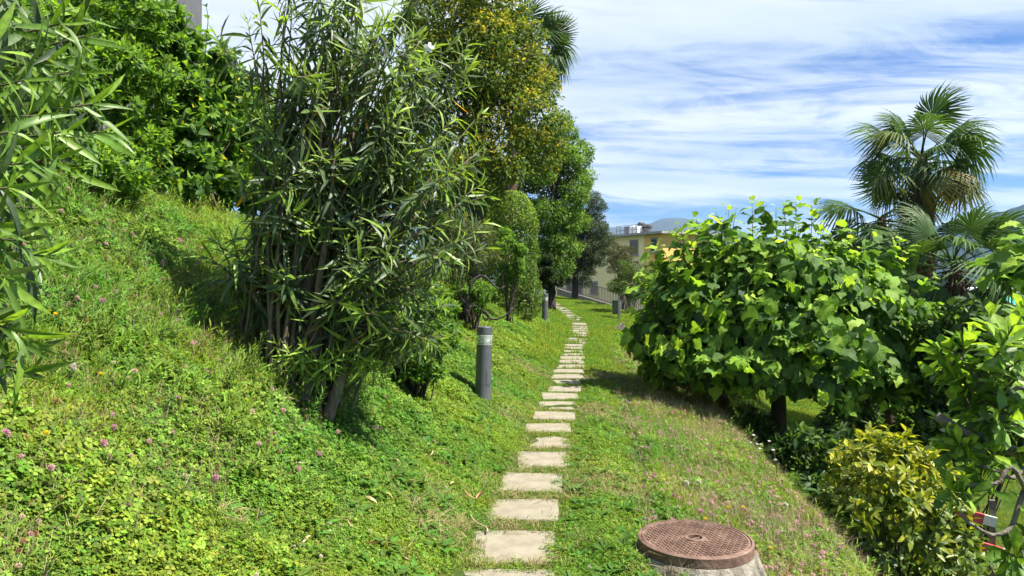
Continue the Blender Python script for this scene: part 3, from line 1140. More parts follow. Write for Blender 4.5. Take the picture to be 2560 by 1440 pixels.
class Plant:
    def __init__(self, name, label, category, base, tmpl, palette, mat='leaf', group=None, jitter=.16, seed=1):
        self.root = empty(name, tuple(float(b) for b in base))
        tag(self.root, label, category, group)
        self.base = np.array(base, float)
        self.tmpl = TM[tmpl]
        self.pal = np.array(palette, float)
        self.mat = MAT[mat]
        self.jit = jitter
        self.r = np.random.default_rng(seed)
        self.d = []
        self.tw = []

    def add(self, pos, axis, normal, scale, pal=None):
        n = len(pos)
        if n == 0:
            return
        if pal is None:
            pal = self.r.integers(0, len(self.pal), n)
        self.d.append((np.asarray(pos, float), np.asarray(axis, float), np.asarray(normal, float), np.broadcast_to(np.asarray(scale, float), (n,)).copy(), np.asarray(pal, int)))

    def picks(self, n, weights):
        w = np.array(weights, float)
        return self.r.choice(len(w), n, p=w / w.sum())

    def wood(self, name, path, radii, mat='bark', sides=8, parent=None):
        V, T = tube(np.asarray(path) - self.base, radii, sides)
        return mobj(name, tri_mesh(name, V, T, None, MAT[mat], smooth=True), self.root)

    def twig(self, path, radii, sides=4):
        self.tw.append(tube(np.asarray(path) - self.base, radii, sides))

    def finish(self, n_obj=0, leaf_name='leaf', foliage='foliage', twig_mat='twig', minpx=10, obj_extra=None):
        if self.tw:
            V, T = join_vt(self.tw)
            tag(mobj('twigs', tri_mesh('twigs', V, T, None, MAT[twig_mat], smooth=True), self.root), kind='stuff')
        pos, ax, nr, sc, pal = (np.concatenate([q[i] for q in self.d]) for i in range(5))
        n = len(pos)
        R = frames(ax, nr)
        R[:, :, 0] *= self.r.uniform(.78, 1.18, (n, 1))
        tid = self.r.integers(0, len(self.tmpl), n)
        cols = self.pal[pal] * (1 + self.r.normal(0, self.jit, (n, 1))).clip(.5, 1.6)
        chosen = np.zeros(n, bool)
        if n_obj:
            ctr = pos + R[:, :, 1] * (sc * .5)[:, None]
            q = pix(ctr)
            size = sc * F / np.maximum(ctr[:, 1], .1)
            ok = (q[:, 0] > -20) & (q[:, 0] < 2580) & (q[:, 1] > -20) & (q[:, 1] < 1460) & (size > minpx) & (ctr[:, 1] > .3)
            idx = np.where(ok)[0]
            cell = np.maximum(np.median(size[idx]) * .45, 5) if len(idx) else 10
            key = (q[idx] // cell).astype(int)
            order = np.argsort(ctr[idx, 1])
            seen, pick = set(), []
            for j in order:
                k = (key[j, 0], key[j, 1])
                if k in seen:
                    continue
                seen.add(k)
                pick.append(idx[j])
            pick = sorted(pick, key=lambda i: -size[i])[:n_obj]
            chosen[pick] = True
            cache = {}
            for i in pick:
                k = (int(tid[i]), int(pal[i]))
                if k not in cache:
                    V, T, mul = self.tmpl[k[0]]
                    cache[k] = tri_mesh(leaf_name, V, T, self.pal[k[1]][None] * mul[:, None], self.mat)
                o = bpy.data.objects.new(leaf_name, cache[k])
                M = Matrix.Identity(4)
                for a in range(3):
                    for b in range(3):
                        M[a][b] = R[i, a, b] * sc[i]
                    M[a][3] = pos[i, a] - self.base[a]
                link(o, self.root)
                o.matrix_basis = M
        rest = np.where(~chosen)[0]
        tms = [(V, T, mul, rest[tid[rest] == k]) for k, (V, T, mul) in enumerate(self.tmpl)]
        V, T, C = place(tms, pos - self.base, R, sc, cols)
        o = mobj(foliage, tri_mesh(foliage, V, T, C, self.mat), self.root)
        tag(o, kind='stuff')
        return self.root


def perp(s):
    a = np.array([0.0, 0, 1]) if abs(s[2]) < .9 else np.array([1.0, 0, 0])
    e1 = norm(np.cross(s, a))
    return e1, np.cross(s, e1)


def whorls(pl, path, length, gap, k, th, droop, size, pal_w, tip_w=None, tipn=.25, alt=False, up=0.0):
    """leaves round the last `length` metres of a shoot; th = (angle at tip, angle at base of leafy part)"""
    path = np.asarray(path)
    seg = np.linalg.norm(np.diff(path, axis=0), axis=1)
    s = np.concatenate([[0], np.cumsum(seg)])
    tot = s[-1]
    m = max(2, int(min(length, tot) / gap))
    ss = tot - np.arange(m) * gap
    pts = np.stack([np.interp(ss, s, path[:, i]) for i in range(3)], -1)
    tan = norm(np.gradient(path, axis=0))
    tn = norm(np.stack([np.interp(ss, s, tan[:, i]) for i in range(3)], -1))
    f = np.arange(m) / max(1, m - 1)
    kk = 1 if alt else k
    pos = np.repeat(pts, kk, 0)
    st = np.repeat(tn, kk, 0)
    ff = np.repeat(f, kk)
    nn = len(pos)
    base = pl.r.uniform(0, 6.28)
    if alt:
        phi = base + np.arange(m) * 2.4 + pl.r.normal(0, .25, m)
    else:
        phi = (base + np.repeat(np.arange(m), kk) * (np.pi / k) + np.tile(np.arange(kk), m) * 2 * np.pi / kk) + pl.r.normal(0, .22, nn)
    ref = np.where(np.abs(st[:, 2:3]) < .9, np.array([[0, 0, 1.0]]), np.array([[1.0, 0, 0]]))
    e1 = norm(np.cross(st, ref))
    e2 = np.cross(st, e1)
    e = np.cos(phi)[:, None] * e1 + np.sin(phi)[:, None] * e2
    ang = np.radians(th[0] + (th[1] - th[0]) * np.minimum(ff * 1.6, 1)) + pl.r.normal(0, .16, nn)
    a = np.cos(ang)[:, None] * st + np.sin(ang)[:, None] * e
    a[:, 2] -= droop * (0.2 + ff) * pl.r.uniform(.3, 1.6, nn)
    a = norm(a)
    nv = np.sin(ang)[:, None] * st - np.cos(ang)[:, None] * e + pl.r.normal(0, .25, (nn, 3))
    nv[:, 2] += up
    sz = pl.r.uniform(size[0], size[1], nn) * np.where(ff < .12, .62, 1.0)
    pal = pl.picks(nn, pal_w)
    if tip_w is not None:
        tp = pl.picks(nn, tip_w)
        pal = np.where(ff < tipn * pl.r.uniform(.4, 1.6, nn), tp, pal)
    pl.add(pos, a, nv, sz, pal)


def rosettes(pl, pts, dirs, k, size, th, pal_w, droop=.15, tip_w=None, stem=.05, inner=True):
    n = len(pts)
    dirs = norm(np.asarray(dirs, float))
    for ring in range(2):
        kk = k if ring == 0 else max(3, k // 2)
        pos = np.repeat(pts, kk, 0)
        st = np.repeat(dirs, kk, 0)
        m = len(pos)
        pos = pos - st * (pl.r.uniform(0, stem, (m, 1)) + (0 if ring else stem * .8))
        phi = np.tile(np.arange(kk) * 2.4, n) + np.repeat(pl.r.uniform(0, 6.28, n), kk) + pl.r.normal(0, .2, m)
        ref = np.where(np.abs(st[:, 2:3]) < .9, np.array([[0, 0, 1.0]]), np.array([[1.0, 0, 0]]))
        e1 = norm(np.cross(st, ref))
        e2 = np.cross(st, e1)
        e = np.cos(phi)[:, None] * e1 + np.sin(phi)[:, None] * e2
        ang = np.radians(th * (1.0 if ring == 0 else .5)) + pl.r.normal(0, .2, m)
        a = np.cos(ang)[:, None] * st + np.sin(ang)[:, None] * e
        a[:, 2] -= droop * pl.r.uniform(0, 1.5, m) * (1 if ring == 0 else .3)
        nv = np.sin(ang)[:, None] * st - np.cos(ang)[:, None] * e + pl.r.normal(0, .2, (m, 3))
        sz = pl.r.uniform(size[0], size[1], m) * (1 if ring == 0 else .75)
        pal = pl.picks(m, pal_w if (ring == 0 or tip_w is None) else tip_w)
        pl.add(pos, a, nv, sz, pal)


def shell_pts(r, blobs, n, depth=.35, zmin=None, keep=.8, bump=.10):
    """points through the outer part of a union of ellipsoids, with outward directions"""
    blobs = [(np.array(c, float), np.array(q, float)) for c, q in blobs]
    wt = np.array([q[0] * q[1] + q[1] * q[2] + q[0] * q[2] for _, q in blobs])
    which = r.choice(len(blobs), int(n * 1.7), p=wt / wt.sum())
    d = norm(r.normal(0, 1, (len(which), 3)))
    C = np.array([c for c, _ in blobs])[which]
    Q = np.array([q for _, q in blobs])[which]
    rad = 1 - depth * r.uniform(0, 1, len(which)) ** 1.6
    rad = rad * (1 + bump * np.sin(d[:, 0] * 7 + which) * np.cos(d[:, 2] * 6 + which * 2.1) + bump * .6 * r.normal(0, 1, len(which)))
    pts = C + Q * d * rad[:, None]
    out = norm(d / Q)
    ok = np.ones(len(pts), bool)
    for k, (c, q) in enumerate(blobs):
        inside = (((pts - c) / q) ** 2).sum(1) < keep ** 2
        ok &= ~(inside & (which != k))
    if zmin is not None:
        ok &= pts[:, 2] > zmin
    pts, out = pts[ok][:n], out[ok][:n]
    return pts, out


def sub_blobs(r, center, radii, n, size, inner=.45, flat=None):
    d = norm(r.normal(0, 1, (n, 3)))
    rad = r.uniform(inner, .92, n)[:, None]
    c = np.array(center) + np.array(radii) * d * rad
    out = []
    for p in c:
        s = r.uniform(size[0], size[1])
        if flat is not None and p[2] < flat:
            p[2] = flat + abs(p[2] - flat) * .3
        out.append((p, np.array([s, s, s * r.uniform(.55, .85)])))
    return out


def scatter(pl, blobs, n, size, pal_w, tip_w=None, depth=.5, up=.5, droop=.35, zmin=None, keep=.75, tipr=.2, spread=.6):
    pts, out = shell_pts(pl.r, blobs, n, depth, zmin, keep)
    n = len(pts)
    a = out * .5 + pl.r.normal(0, spread, (n, 3))
    a[:, 2] -= droop
    nv = out * .6 + pl.r.normal(0, .45, (n, 3))
    nv[:, 2] += up
    pal = pl.picks(n, pal_w)
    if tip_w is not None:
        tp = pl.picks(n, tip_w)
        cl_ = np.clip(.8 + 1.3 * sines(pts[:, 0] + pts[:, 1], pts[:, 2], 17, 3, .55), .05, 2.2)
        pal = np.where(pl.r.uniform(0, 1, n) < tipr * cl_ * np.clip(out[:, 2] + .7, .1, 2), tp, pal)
    pl.add(pts, a, nv, pl.r.uniform(size[0], size[1], n), pal)


def gpt(x, y, dz=0.0):
    return np.array([x, y, float(Hgt(x, y)) + dz])


def jitter_path(path, r, amp):
    path = np.array(path)
    n = len(path)
    w = np.sin(np.linspace(0, np.pi, n))[:, None]
    return path + np.cumsum(r.normal(0, amp, (n, 3)), 0) * w


# palettes (linear base colours)
OLE = [(.05, .083, .04), (.075, .12, .05), (.108, .17, .053), (.17, .275, .046), (.235, .36, .052), (.58, .30, .015)]
# ------------------------------------------------------------------ big oleander
ob = gpt(-1.57, 5.35, -.03)
ole = Plant('oleander_shrub', 'tall dark green oleander shrub in the middle of the bank', 'shrub', ob, 'oleander', OLE, 'leaf_gloss', 'oleanders on the bank', seed=21)
r = ole.r
tips = []
while len(tips) < 165:
    d = r.normal(0, 1, 3)
    d /= np.linalg.norm(d)
    rad = r.uniform(.15, 1) ** .5
    p = np.array([-1.06, 5.4, 2.75]) + d * np.array([.90, .80, 1.5]) * rad
    if p[2] < 2.0 and p[0] < -1.2:
        continue
    tips.append(p)
for q in [(505, 640, 5.0), (545, 600, 5.1), (600, 700, 5.2), (560, 690, 4.9), (660, 640, 5.0), (630, 560, 5.1), (1215, 490, 5.0), (1190, 470, 5.1), (1205, 560, 5.2), (1215, 620, 4.9), (1150, 600, 4.8),
          (1150, 420, 5.0), (1130, 300, 5.1), (1080, 700, 4.9), (1000, 760, 4.9), (960, 830, 4.9), (1060, 810, 5.0), (900, 860, 4.9), (1010, 850, 5.1), (930, 700, 4.8), (1100, 560, 4.8), (1090, 640, 4.9),
          (860, 760, 4.8), (1030, 900, 5.3), (970, 640, 4.7), (620, 60, 5.2), (650, 20, 5.2), (610, 250, 5.2), (980, 20, 4.9), (1010, 100, 4.9)]:
    tips.append(P(*q))
paths = []
for _k in range(26):
    q = (r.uniform(790, 1130), r.uniform(640, 900), r.uniform(4.75, 5.6))
    if q[1] > 760 + (q[0] - 790) * .42:
        continue
    tips.append(P(*q))
for q in [(700, 560, 5.0), (680, 620, 5.2), (590, 640, 5.2), (640, 720, 5.1), (700, 690, 4.9), (610, 760, 5.2), (720, 760, 5.0), (660, 480, 5.1), (640, 400, 5.2), (900, 900, 5.0), (850, 930, 5.1), (960, 930, 5.2)]:
    tips.append(P(*q))
for tpt in tips:
    tpt = np.array(tpt)
    b = ob + r.normal(0, 1, 3) * np.array([.15, .15, 0])
    b[2] = float(Hgt(b[0], b[1])) - .06
    rel = tpt - b
    c = b + rel * np.array([.30, .30, .62]) + np.array([0, 0, .12])
    low = rel[2] < .9
    if low:
        c = b + rel * np.array([.55, .55, .5]) + np.array([0, 0, .35])
    end = tpt
    pth = jitter_path(bez(b, c, end, 18), r, .008)
    paths.append(pth)
for i, pth in enumerate(paths):
    ln = np.linalg.norm(np.diff(pth, axis=0), axis=1).sum()
    if i % 14 == 0:
        ole.wood('stem', pth, np.linspace(r.uniform(.036, .05), .006, 18), 'bark', 8)
    else:
        ole.twig(pth, np.linspace(.008 + .0035 * ln, .003, 18), 5)
    whorls(ole, pth, min(.56, ln * .5), .048, 3, (20, 84), .9, (.095, .23), (4, 6, 5, 1.6, 0, .10), (0, 1, 2, 4, 3, 0), .22)
    if r.random() < .4:      # side shoot
        k = r.integers(8, 14)
        p0 = pth[k]
        dirn = norm(r.normal(0, 1, 3) * np.array([1, 1, .5]) + np.array([0, 0, .5]))
        p1 = p0 + dirn * r.uniform(.25, .5)
        sp = bez(p0, (p0 + p1) / 2 + np.array([0, 0, -.03]), p1 + np.array([0, 0, .06]), 8)
        ole.twig(sp, np.linspace(.006, .0025, 8), 4)
        whorls(ole, sp, .34, .04, 3, (22, 74), .5, (.13, .21), (4, 6, 5, 1.4, 0, .06), (0, 1, 2, 4, 3, 0), .3)
for q in [(770, 915, 5.0), (800, 900, 4.95), (830, 935, 5.0), (745, 925, 5.05), (880, 930, 5.1), (920, 900, 5.0), (790, 950, 5.0), (700, 900, 5.0), (670, 930, 5.1), (720, 880, 4.95), (860, 880, 4.95), (940, 930, 5.0), (980, 900, 5.05), (690, 860, 5.0), (640, 900, 5.2), (840, 900, 4.9), (760, 870, 4.9)]:   # bright suckers at the foot
    p1 = P(*q)
    p0 = ob + np.array([.1, -.1, .0]) + r.normal(0, .05, 3)
    p0[2] = float(Hgt(p0[0], p0[1])) - .02
    sp = bez(p0, (p0 + p1) / 2 + np.array([0, 0, .1]), p1, 8)
    ole.twig(sp, np.linspace(.006, .002, 8), 4)
    whorls(ole, sp, .2, .03, 3, (25, 75), .25, (.10, .15), (0, 0, 1, 3, 5, 0), (0, 0, 0, 2, 6, 0), .7)
for a in range(4):
    p0 = ob + np.array([math.cos(a * 1.7) * .07, math.sin(a * 1.7) * .07, 0])
    p0[2] = float(Hgt(p0[0] + .1, p0[1])) - .12
    p2 = ob + np.array([math.cos(a * 1.7) * .16 + .12, math.sin(a * 1.7) * .16, .95])
    ole.wood('trunk', jitter_path(bez(p0, p0 + np.array([0, 0, .5]), p2, 12), r, .01), np.linspace(.075, .04, 12), 'bark', 10)
fp = P(1072, 118, 4.85)
ole.finish(300, twig_mat='bark')
mb = MB()
for i in range(5):
    a = i * 1.257
    u_, v_ = np.array([math.cos(a), .25, math.sin(a)]), np.array([-math.sin(a), .1, math.cos(a)])
    b = fp - ob
    pts = [b, b + u_ * .018 - v_ * .012, b + u_ * .036 - v_ * .004, b + u_ * .036 + v_ * .012, b + u_ * .016 + v_ * .012]
    mb.add(pts, [(0, 1, 2, 3, 4)])
mb.build('flower', MAT['white'], ole.root)

# ------------------------------------------------------------------ oleander at the left edge, close to the viewer
lb = gpt(-2.75, 2.45, -.03)
lo = Plant('oleander_shrub', 'close oleander with long arching leaves at the left edge', 'shrub', lb, 'oleander', OLE[:3] + [(.10, .19, .03), (.17, .29, .035), (.34, .25, .09)], 'leaf_gloss', 'oleanders on the bank', seed=22)
r = lo.r
for q in [(30, 30, 2.3), (150, 60, 2.25), (210, 90, 2.3), (120, 150, 2.2), (60, 200, 2.1), (200, 180, 2.35), (90, 290, 2.1), (20, 330, 2.0), (230, 260, 2.3), (160, 330, 2.2), (60, 410, 2.05), (250, 330, 2.4),
          (130, 400, 2.2), (20, 470, 1.95), (90, 520, 2.1), (170, 420, 2.3), (40, 600, 2.0), (110, 640, 2.15), (10, 690, 1.95), (60, 850, 2.1), (20, 820, 2.0), (50, 930, 2.15), (-30, 130, 2.0), (-30, 560, 1.95), (0, -30, 2.2), (100, -40, 2.3), (-60, 760, 2.0), (-50, 900, 2.1),
          (70, 90, 2.6), (140, 240, 2.7), (40, 260, 2.6), (100, 460, 2.6), (30, 540, 2.5), (190, 20, 2.6), (-40, 300, 2.4), (-20, 430, 2.3)]:
    tp = P(*q)
    b = lb + r.normal(0, .06, 3)
    b[2] = float(Hgt(b[0], b[1])) - .05
    rel = tp - b
    pth = jitter_path(bez(b, b + rel * np.array([.35, .35, .6]) + np.array([0, 0, .15]), tp, 14), r, .006)
    lo.twig(pth, np.linspace(.012, .003, 14), 5)
    whorls(lo, pth, .30, .038, 3, (30, 82), .65, (.125, .20), (3, 4, 4, 2, .6, .06), (0, 0, 1, 4, 4, 0), .35)
lo.wood('stem', bez(lb + np.array([0, 0, -.1]), lb + np.array([.05, .05, .8]), lb + np.array([.35, -.05, 1.9]), 12), np.linspace(.045, .012, 12), 'bark', 8)
lo.wood('stem', bez(lb + np.array([.05, 0, -.1]), lb + np.array([.15, .15, .7]), lb + np.array([.75, .1, 2.0]), 12), np.linspace(.04, .010, 12), 'bark', 8)
lo.finish(260)

# ------------------------------------------------------------------ hedge on top of the bank
PIT = [(0.068, 0.137, 0.024), (0.116, 0.225, 0.028), (0.178, 0.315, 0.037), (0.048, 0.097, 0.022)]
VIB = [(0.036, 0.084, 0.023), (0.058, 0.127, 0.026), (0.094, 0.187, 0.029), (0.158, 0.288, 0.036), (0.374, 0.389, 0.040)]
hb = gpt(*P(235, 480, 6.0)[:2])
ph_ = Plant('pittosporum_hedge', 'light green pittosporum with small rounded leaves atop the left bank', 'shrub', hb, 'obovate', PIT, 'leaf', 'shrubs on top of the bank', seed=31)
r = ph_.r
blobs = sub_blobs(r, P(240, 240, 6.2), (.62, .6, .85), 36, (.16, .27)) + sub_blobs(r, P(60, 230, 5.7), (.62, .6, .95), 28, (.18, .3)) + sub_blobs(r, P(300, 350, 6.2), (.36, .4, .5), 16, (.13, .2)) + sub_blobs(r, P(170, 420, 5.75), (.6, .35, .26), 20, (.12, .2)) + sub_blobs(r, P(290, 460, 6.1), (.36, .3, .15), 14, (.1, .16)) + sub_blobs(r, P(250, 40, 6.3), (.5, .4, .35), 16, (.14, .22)) + sub_blobs(r, P(310, 40, 6.8), (.35, .3, .28), 10, (.12, .18))
pts, out = shell_pts(r, blobs, 2300, .5, None, .8)
rosettes(ph_, pts, out + np.array([0, 0, .5]) + r.normal(0, .3, out.shape), 8, (.055, .09), 62, (3, 4, 1.5, 2), .1, (0, 2, 6, 0), .05)
for k in range(16):
    c, q = blobs[k * 4 % len(blobs)]
    ph_.twig(jitter_path(bez(hb + r.normal(0, .1, 3), hb * .5 + c * .5 + np.array([0, 0, -.2]), c, 10), r, .012), np.linspace(.014, .005, 10), 5)
for k in range(4):
    b = hb + np.array([-.5 - .1 * k, r.uniform(-.15, .15), -.1])
    ph_.wood('stem', jitter_path(bez(b, b + np.array([0, 0, .2]), b + np.array([r.uniform(-.1, .1), .1, .25]) + np.array([-.1, .3, 0]), 8), r, .012), np.linspace(.025, .012, 8), 'bark_dark', 7)
ph_.finish(300, twig_mat='bark_dark')

vb = gpt(*P(470, 500, 8.0)[:2])
vi = Plant('viburnum_shrub', 'dark green viburnum with pointed leaves and a bare shoot against the sky', 'shrub', vb, 'ovate', VIB, 'leaf', 'shrubs on top of the bank', seed=32)
r = vi.r
blobs = sub_blobs(r, P(430, 250, 7.6), (.62, .6, .82), 36, (.16, .28)) + sub_blobs(r, P(545, 285, 8.8), (.5, .6, .86), 30, (.17, .28)) + sub_blobs(r, P(395, 105, 7.4), (.5, .4, .40), 16, (.14, .22)) + sub_blobs(r, P(470, 130, 7.8), (.4, .4, .34), 12, (.13, .2)) + sub_blobs(r, P(545, 170, 8.4), (.35, .35, .3), 10, (.13, .2)) + sub_blobs(r, P(420, 455, 7.2), (.42, .35, .22), 18, (.12, .19)) + sub_blobs(r, P(540, 465, 8.9), (.45, .35, .22), 16, (.13, .2)) + sub_blobs(r, P(600, 350, 9.8), (.55, .6, 1.0), 26, (.18, .3)) + sub_blobs(r, P(600, 460, 9.6), (.5, .4, .3), 16, (.14, .22)) + sub_blobs(r, P(440, 400, 7.5), (.45, .4, .4), 14, (.14, .22))
pts, out = shell_pts(r, blobs, 2200, .5, None, .8)
rosettes(vi, pts, out + np.array([0, 0, .45]) + r.normal(0, .35, out.shape), 5, (.085, .14), 70, (4, 5, 4, 1.2, .25), .3, (0, 1, 3, 4, .3), .09)
for k in range(26):
    c, q = blobs[k * 3 % len(blobs)]
    vi.twig(jitter_path(bez(vb + r.normal(0, .16, 3) * [1, 1, 0], vb * .6 + c * .4 + np.array([0, 0, .1]), c, 10), r, .014), np.linspace(.012, .004, 10), 5)
sh = spline([P(512, 180, 7.5), P(515, 110, 7.5), P(520, 50, 7.5), P(516, 18, 7.5)], 12)
vi.twig(sh, np.linspace(.006, .003, len(sh)), 5)
whorls(vi, sh, .62, .12, 2, (40, 75), .35, (.07, .1), (0, 2, 4, 2, 0), None)
for k in range(5):
    b = vb + np.array([-.5 - .08 * k, r.uniform(-.3, .3), -.1])
    vi.wood('stem', jitter_path(bez(b, b + np.array([0, 0, .25]), b + np.array([r.uniform(-.1, .1), .1, .25]) + np.array([-.15, .35, 0]), 8), r, .012), np.linspace(.022, .012, 8), 'bark_dark', 7)
vi.finish(300, twig_mat='bark_dark')

# ------------------------------------------------------------------ shrubs between the oleander and the far bollard
def simple_shrub(name, label, cat, center, radii, n, size, tmpl, pal, pw, tw=None, mat='leaf', nsub=20, sub=(.25, .4), group=None, seed=1, up=.5, droop=.2, depth=.5, n_obj=0, stems=4, base=None, wood='bark_dark', ros=0, tipr=.35, inner=.45, spread=.6):
    center = np.array(center, float)
    if base is None:
        base = gpt(center[0], center[1])
    pl = Plant(name, label, cat, base, tmpl, pal, mat, group, seed=seed)
    m = min(radii)
    blobs = sub_blobs(pl.r, center, radii, nsub, (m * sub[0], m * sub[1]), inner)
    if ros:
        pts, out = shell_pts(pl.r, blobs, n, .3, base[2] + .02, .8)
        rosettes(pl, pts, out + np.array([0, 0, .5]) + pl.r.normal(0, .35, out.shape), ros, size, 62, pw, droop, tw, size[0] * .6)
    else:
        scatter(pl, blobs, n, size, pw, tw, depth, up, droop, base[2] + .02, .75, tipr, spread)
    for k in range(stems):
        c, q = blobs[(k * 5 + 1) % len(blobs)]
        b = np.array(base) + pl.r.normal(0, 1, 3) * np.array([m * .12, m * .12, 0])
        b[2] = float(Hgt(b[0], b[1])) - .04
        pl.wood('stem', jitter_path(bez(b, b * .5 + c * .5 + np.array([0, 0, .1 * m]), c, 9), pl.r, .01 * m), np.linspace(.03 * m + .008, .006, 9), wood, 6)
    for k in range(stems * 4):
        c, q = blobs[(k * 3 + 2) % len(blobs)]
        b = np.array(base) + pl.r.normal(0, 1, 3) * np.array([m * .12, m * .12, 0])
        b[2] = float(Hgt(b[0], b[1])) - .04
        pl.twig(jitter_path(bez(b, b * .4 + c * .6 - np.array([0, 0, .1 * m]), c, 8), pl.r, .012 * m), np.linspace(.012 * m + .004, .003, 8), 4)
    pl.finish(n_obj, twig_mat=wood)
    return pl


GRN = [(0.043, 0.094, 0.022), (0.072, 0.152, 0.026), (0.123, 0.239, 0.033), (0.189, 0.334, 0.039)]
simple_shrub('azalea_shrub', 'fresh green pointed leaved shrub under the right side of the oleander', 'shrub', P(1085, 800, 9.4), (.34, .5, .62), 620, (.05, .085), 'elliptic', GRN, (2, 4, 3, 1), (0, 1, 4, 4), nsub=22, group='shrubs beside the path', seed=41, ros=6, n_obj=160)
simple_shrub('azalea_shrub', 'bushy green shrub touching the foot of the oleander, nearest the lawn', 'shrub', P(1040, 845, 6.9), (.36, .42, .48), 520, (.045, .08), 'elliptic', GRN, (3, 4, 2, .6), (0, 2, 4, 2), nsub=24, group='shrubs beside the path', seed=45, ros=6, n_obj=160)
simple_shrub('azalea_shrub', 'loose twiggy shrub with narrow pale leaves behind the oleander', 'shrub', P(1165, 620, 13.0), (.62, .6, .85), 5200, (.07, .12), 'narrow', [(.06, .085, .03), (.10, .14, .04), (.2, .18, .08), (.04, .06, .02)], (3, 3, 1, 2), nsub=24, group='shrubs beside the path', seed=42, stems=6)
simple_shrub('pittosporum_shrub', 'bright green rounded shrub in front of the clipped ivy column', 'shrub', P(1272, 640, 16.2), (.42, .42, .62), 900, (.05, .08), 'obovate', GRN, (2, 4, 3, 1), (0, 0, 4, 5), nsub=22, group='shrubs beside the path', seed=43, ros=6)
bz = simple_shrub('pittosporum_shrub', 'low shrub with dark twisting branches above the nearest bollard', 'shrub', P(1185, 735, 12.6), (.42, .4, .36), 480, (.04, .065), 'obovate', GRN, (2, 4, 3, 1), (0, 1, 4, 4), nsub=20, group='shrubs beside the path', seed=44, ros=6, wood='bark_dark')
for pl_ in ([(1165, 790), (1180, 765), (1205, 775), (1230, 798), (1262, 790), (1284, 768)], [(1165, 790), (1170, 740), (1185, 700), (1210, 690), (1245, 722), (1262, 715)], [(1212, 778), (1222, 792), (1214, 800), (1206, 790)], [(1175, 770), (1150, 740), (1160, 700)]):
    pth = spline([P(a, b, 12.3) for a, b in pl_], 18)
    V, T = tube(pth - bz.base, np.linspace(.03, .012, len(pth)), 7)
    mobj('branch', tri_mesh('branch', V, T, None, MAT['bark_dark'], smooth=True), bz.root)

# clipped column
cb = gpt(*P(1280, 720, 19)[:2])
cl = Plant('ivy_column', 'tall clipped column hedge with dense small leaves beside the path', 'hedge', cb, 'small', [(.055, .10, .02), (.09, .16, .024), (.14, .235, .03), (.22, .33, .04)], 'leaf', seed=51)
r = cl.r
n = 19000
zt = P(1290, 478, 19)[2]
th = r.uniform(0, 2 * np.pi, n)
t = r.uniform(0, 1, n) ** .9
rad = np.where(t < .72, .66 + .05 * np.sin(t * 9), .66 * np.sqrt(np.clip(1 - ((t - .72) / .285) ** 2, 0, 1))) * (1 + .06 * np.sin(th * 3 + t * 14) + .07 * np.sin(th * 5 - t * 22) + .10 * np.clip(r.normal(0, 1, n) - 1.2, 0, 2)) * (1 - .22 * r.uniform(0, 1, n) ** 2)
pts = np.stack([cb[0] + rad * np.cos(th), cb[1] + rad * np.sin(th), cb[2] + t * (zt - cb[2])], -1)
out = np.stack([np.cos(th), np.sin(th), np.where(t > .72, 1.2, .25)], -1)
a = r.normal(0, .6, (n, 3)); a[:, 2] -= .5
pal = np.where(r.uniform(0, 1, n) < np.clip((t - .55) * 1.2, .06, .6), 3, cl.picks(n, (3, 4, 3, 0)))
cl.add(pts, a, out + r.normal(0, .4, (n, 3)), r.uniform(.045, .075, n), pal)
cl.wood('trunk', [cb - np.array([0, 0, .1]), cb + np.array([0, 0, 1.2]), cb + np.array([.05, 0, 2.4])], [.07, .06, .03], 'bark_dark', 8)
cl.finish(0, foliage='crown')

# rosemary
rb_ = gpt(*P(1308, 792, 19.6)[:2])
ro = Plant('rosemary_bush', 'olive brown rosemary bush with upright sprays next to the path', 'shrub', rb_, 'smalln', [(.045, .05, .018), (.075, .08, .028), (.10, .085, .035), (.06, .075, .02)], 'leaf', 'shrubs beside the path', seed=52)
r = ro.r
for k in range(190):
    az = r.uniform(0, 6.28)
    tl = abs(r.normal(0, .42))
    dirn = np.array([math.cos(az) * math.sin(tl), math.sin(az) * math.sin(tl), math.cos(tl)])
    b = rb_ + np.array([r.normal(0, .20), r.normal(0, .18), .0])
    ln = r.uniform(.35, .85) * (1 - .25 * tl)
    pth = bez(b, b + dirn * ln * .5, b + dirn * ln + np.array([0, 0, .12]), 7)
    ro.twig(pth, np.linspace(.006, .002, 7), 3)
    m = 46
    tt = r.uniform(.15, 1, m)
    pos = np.stack([np.interp(tt, np.linspace(0, 1, 7), pth[:, i]) for i in range(3)], -1)
    ax = dirn[None] + r.normal(0, .55, (m, 3))
    ro.add(pos, ax, r.normal(0, 1, (m, 3)), r.uniform(.035, .06, m))
ro.finish(0, twig_mat='bark')


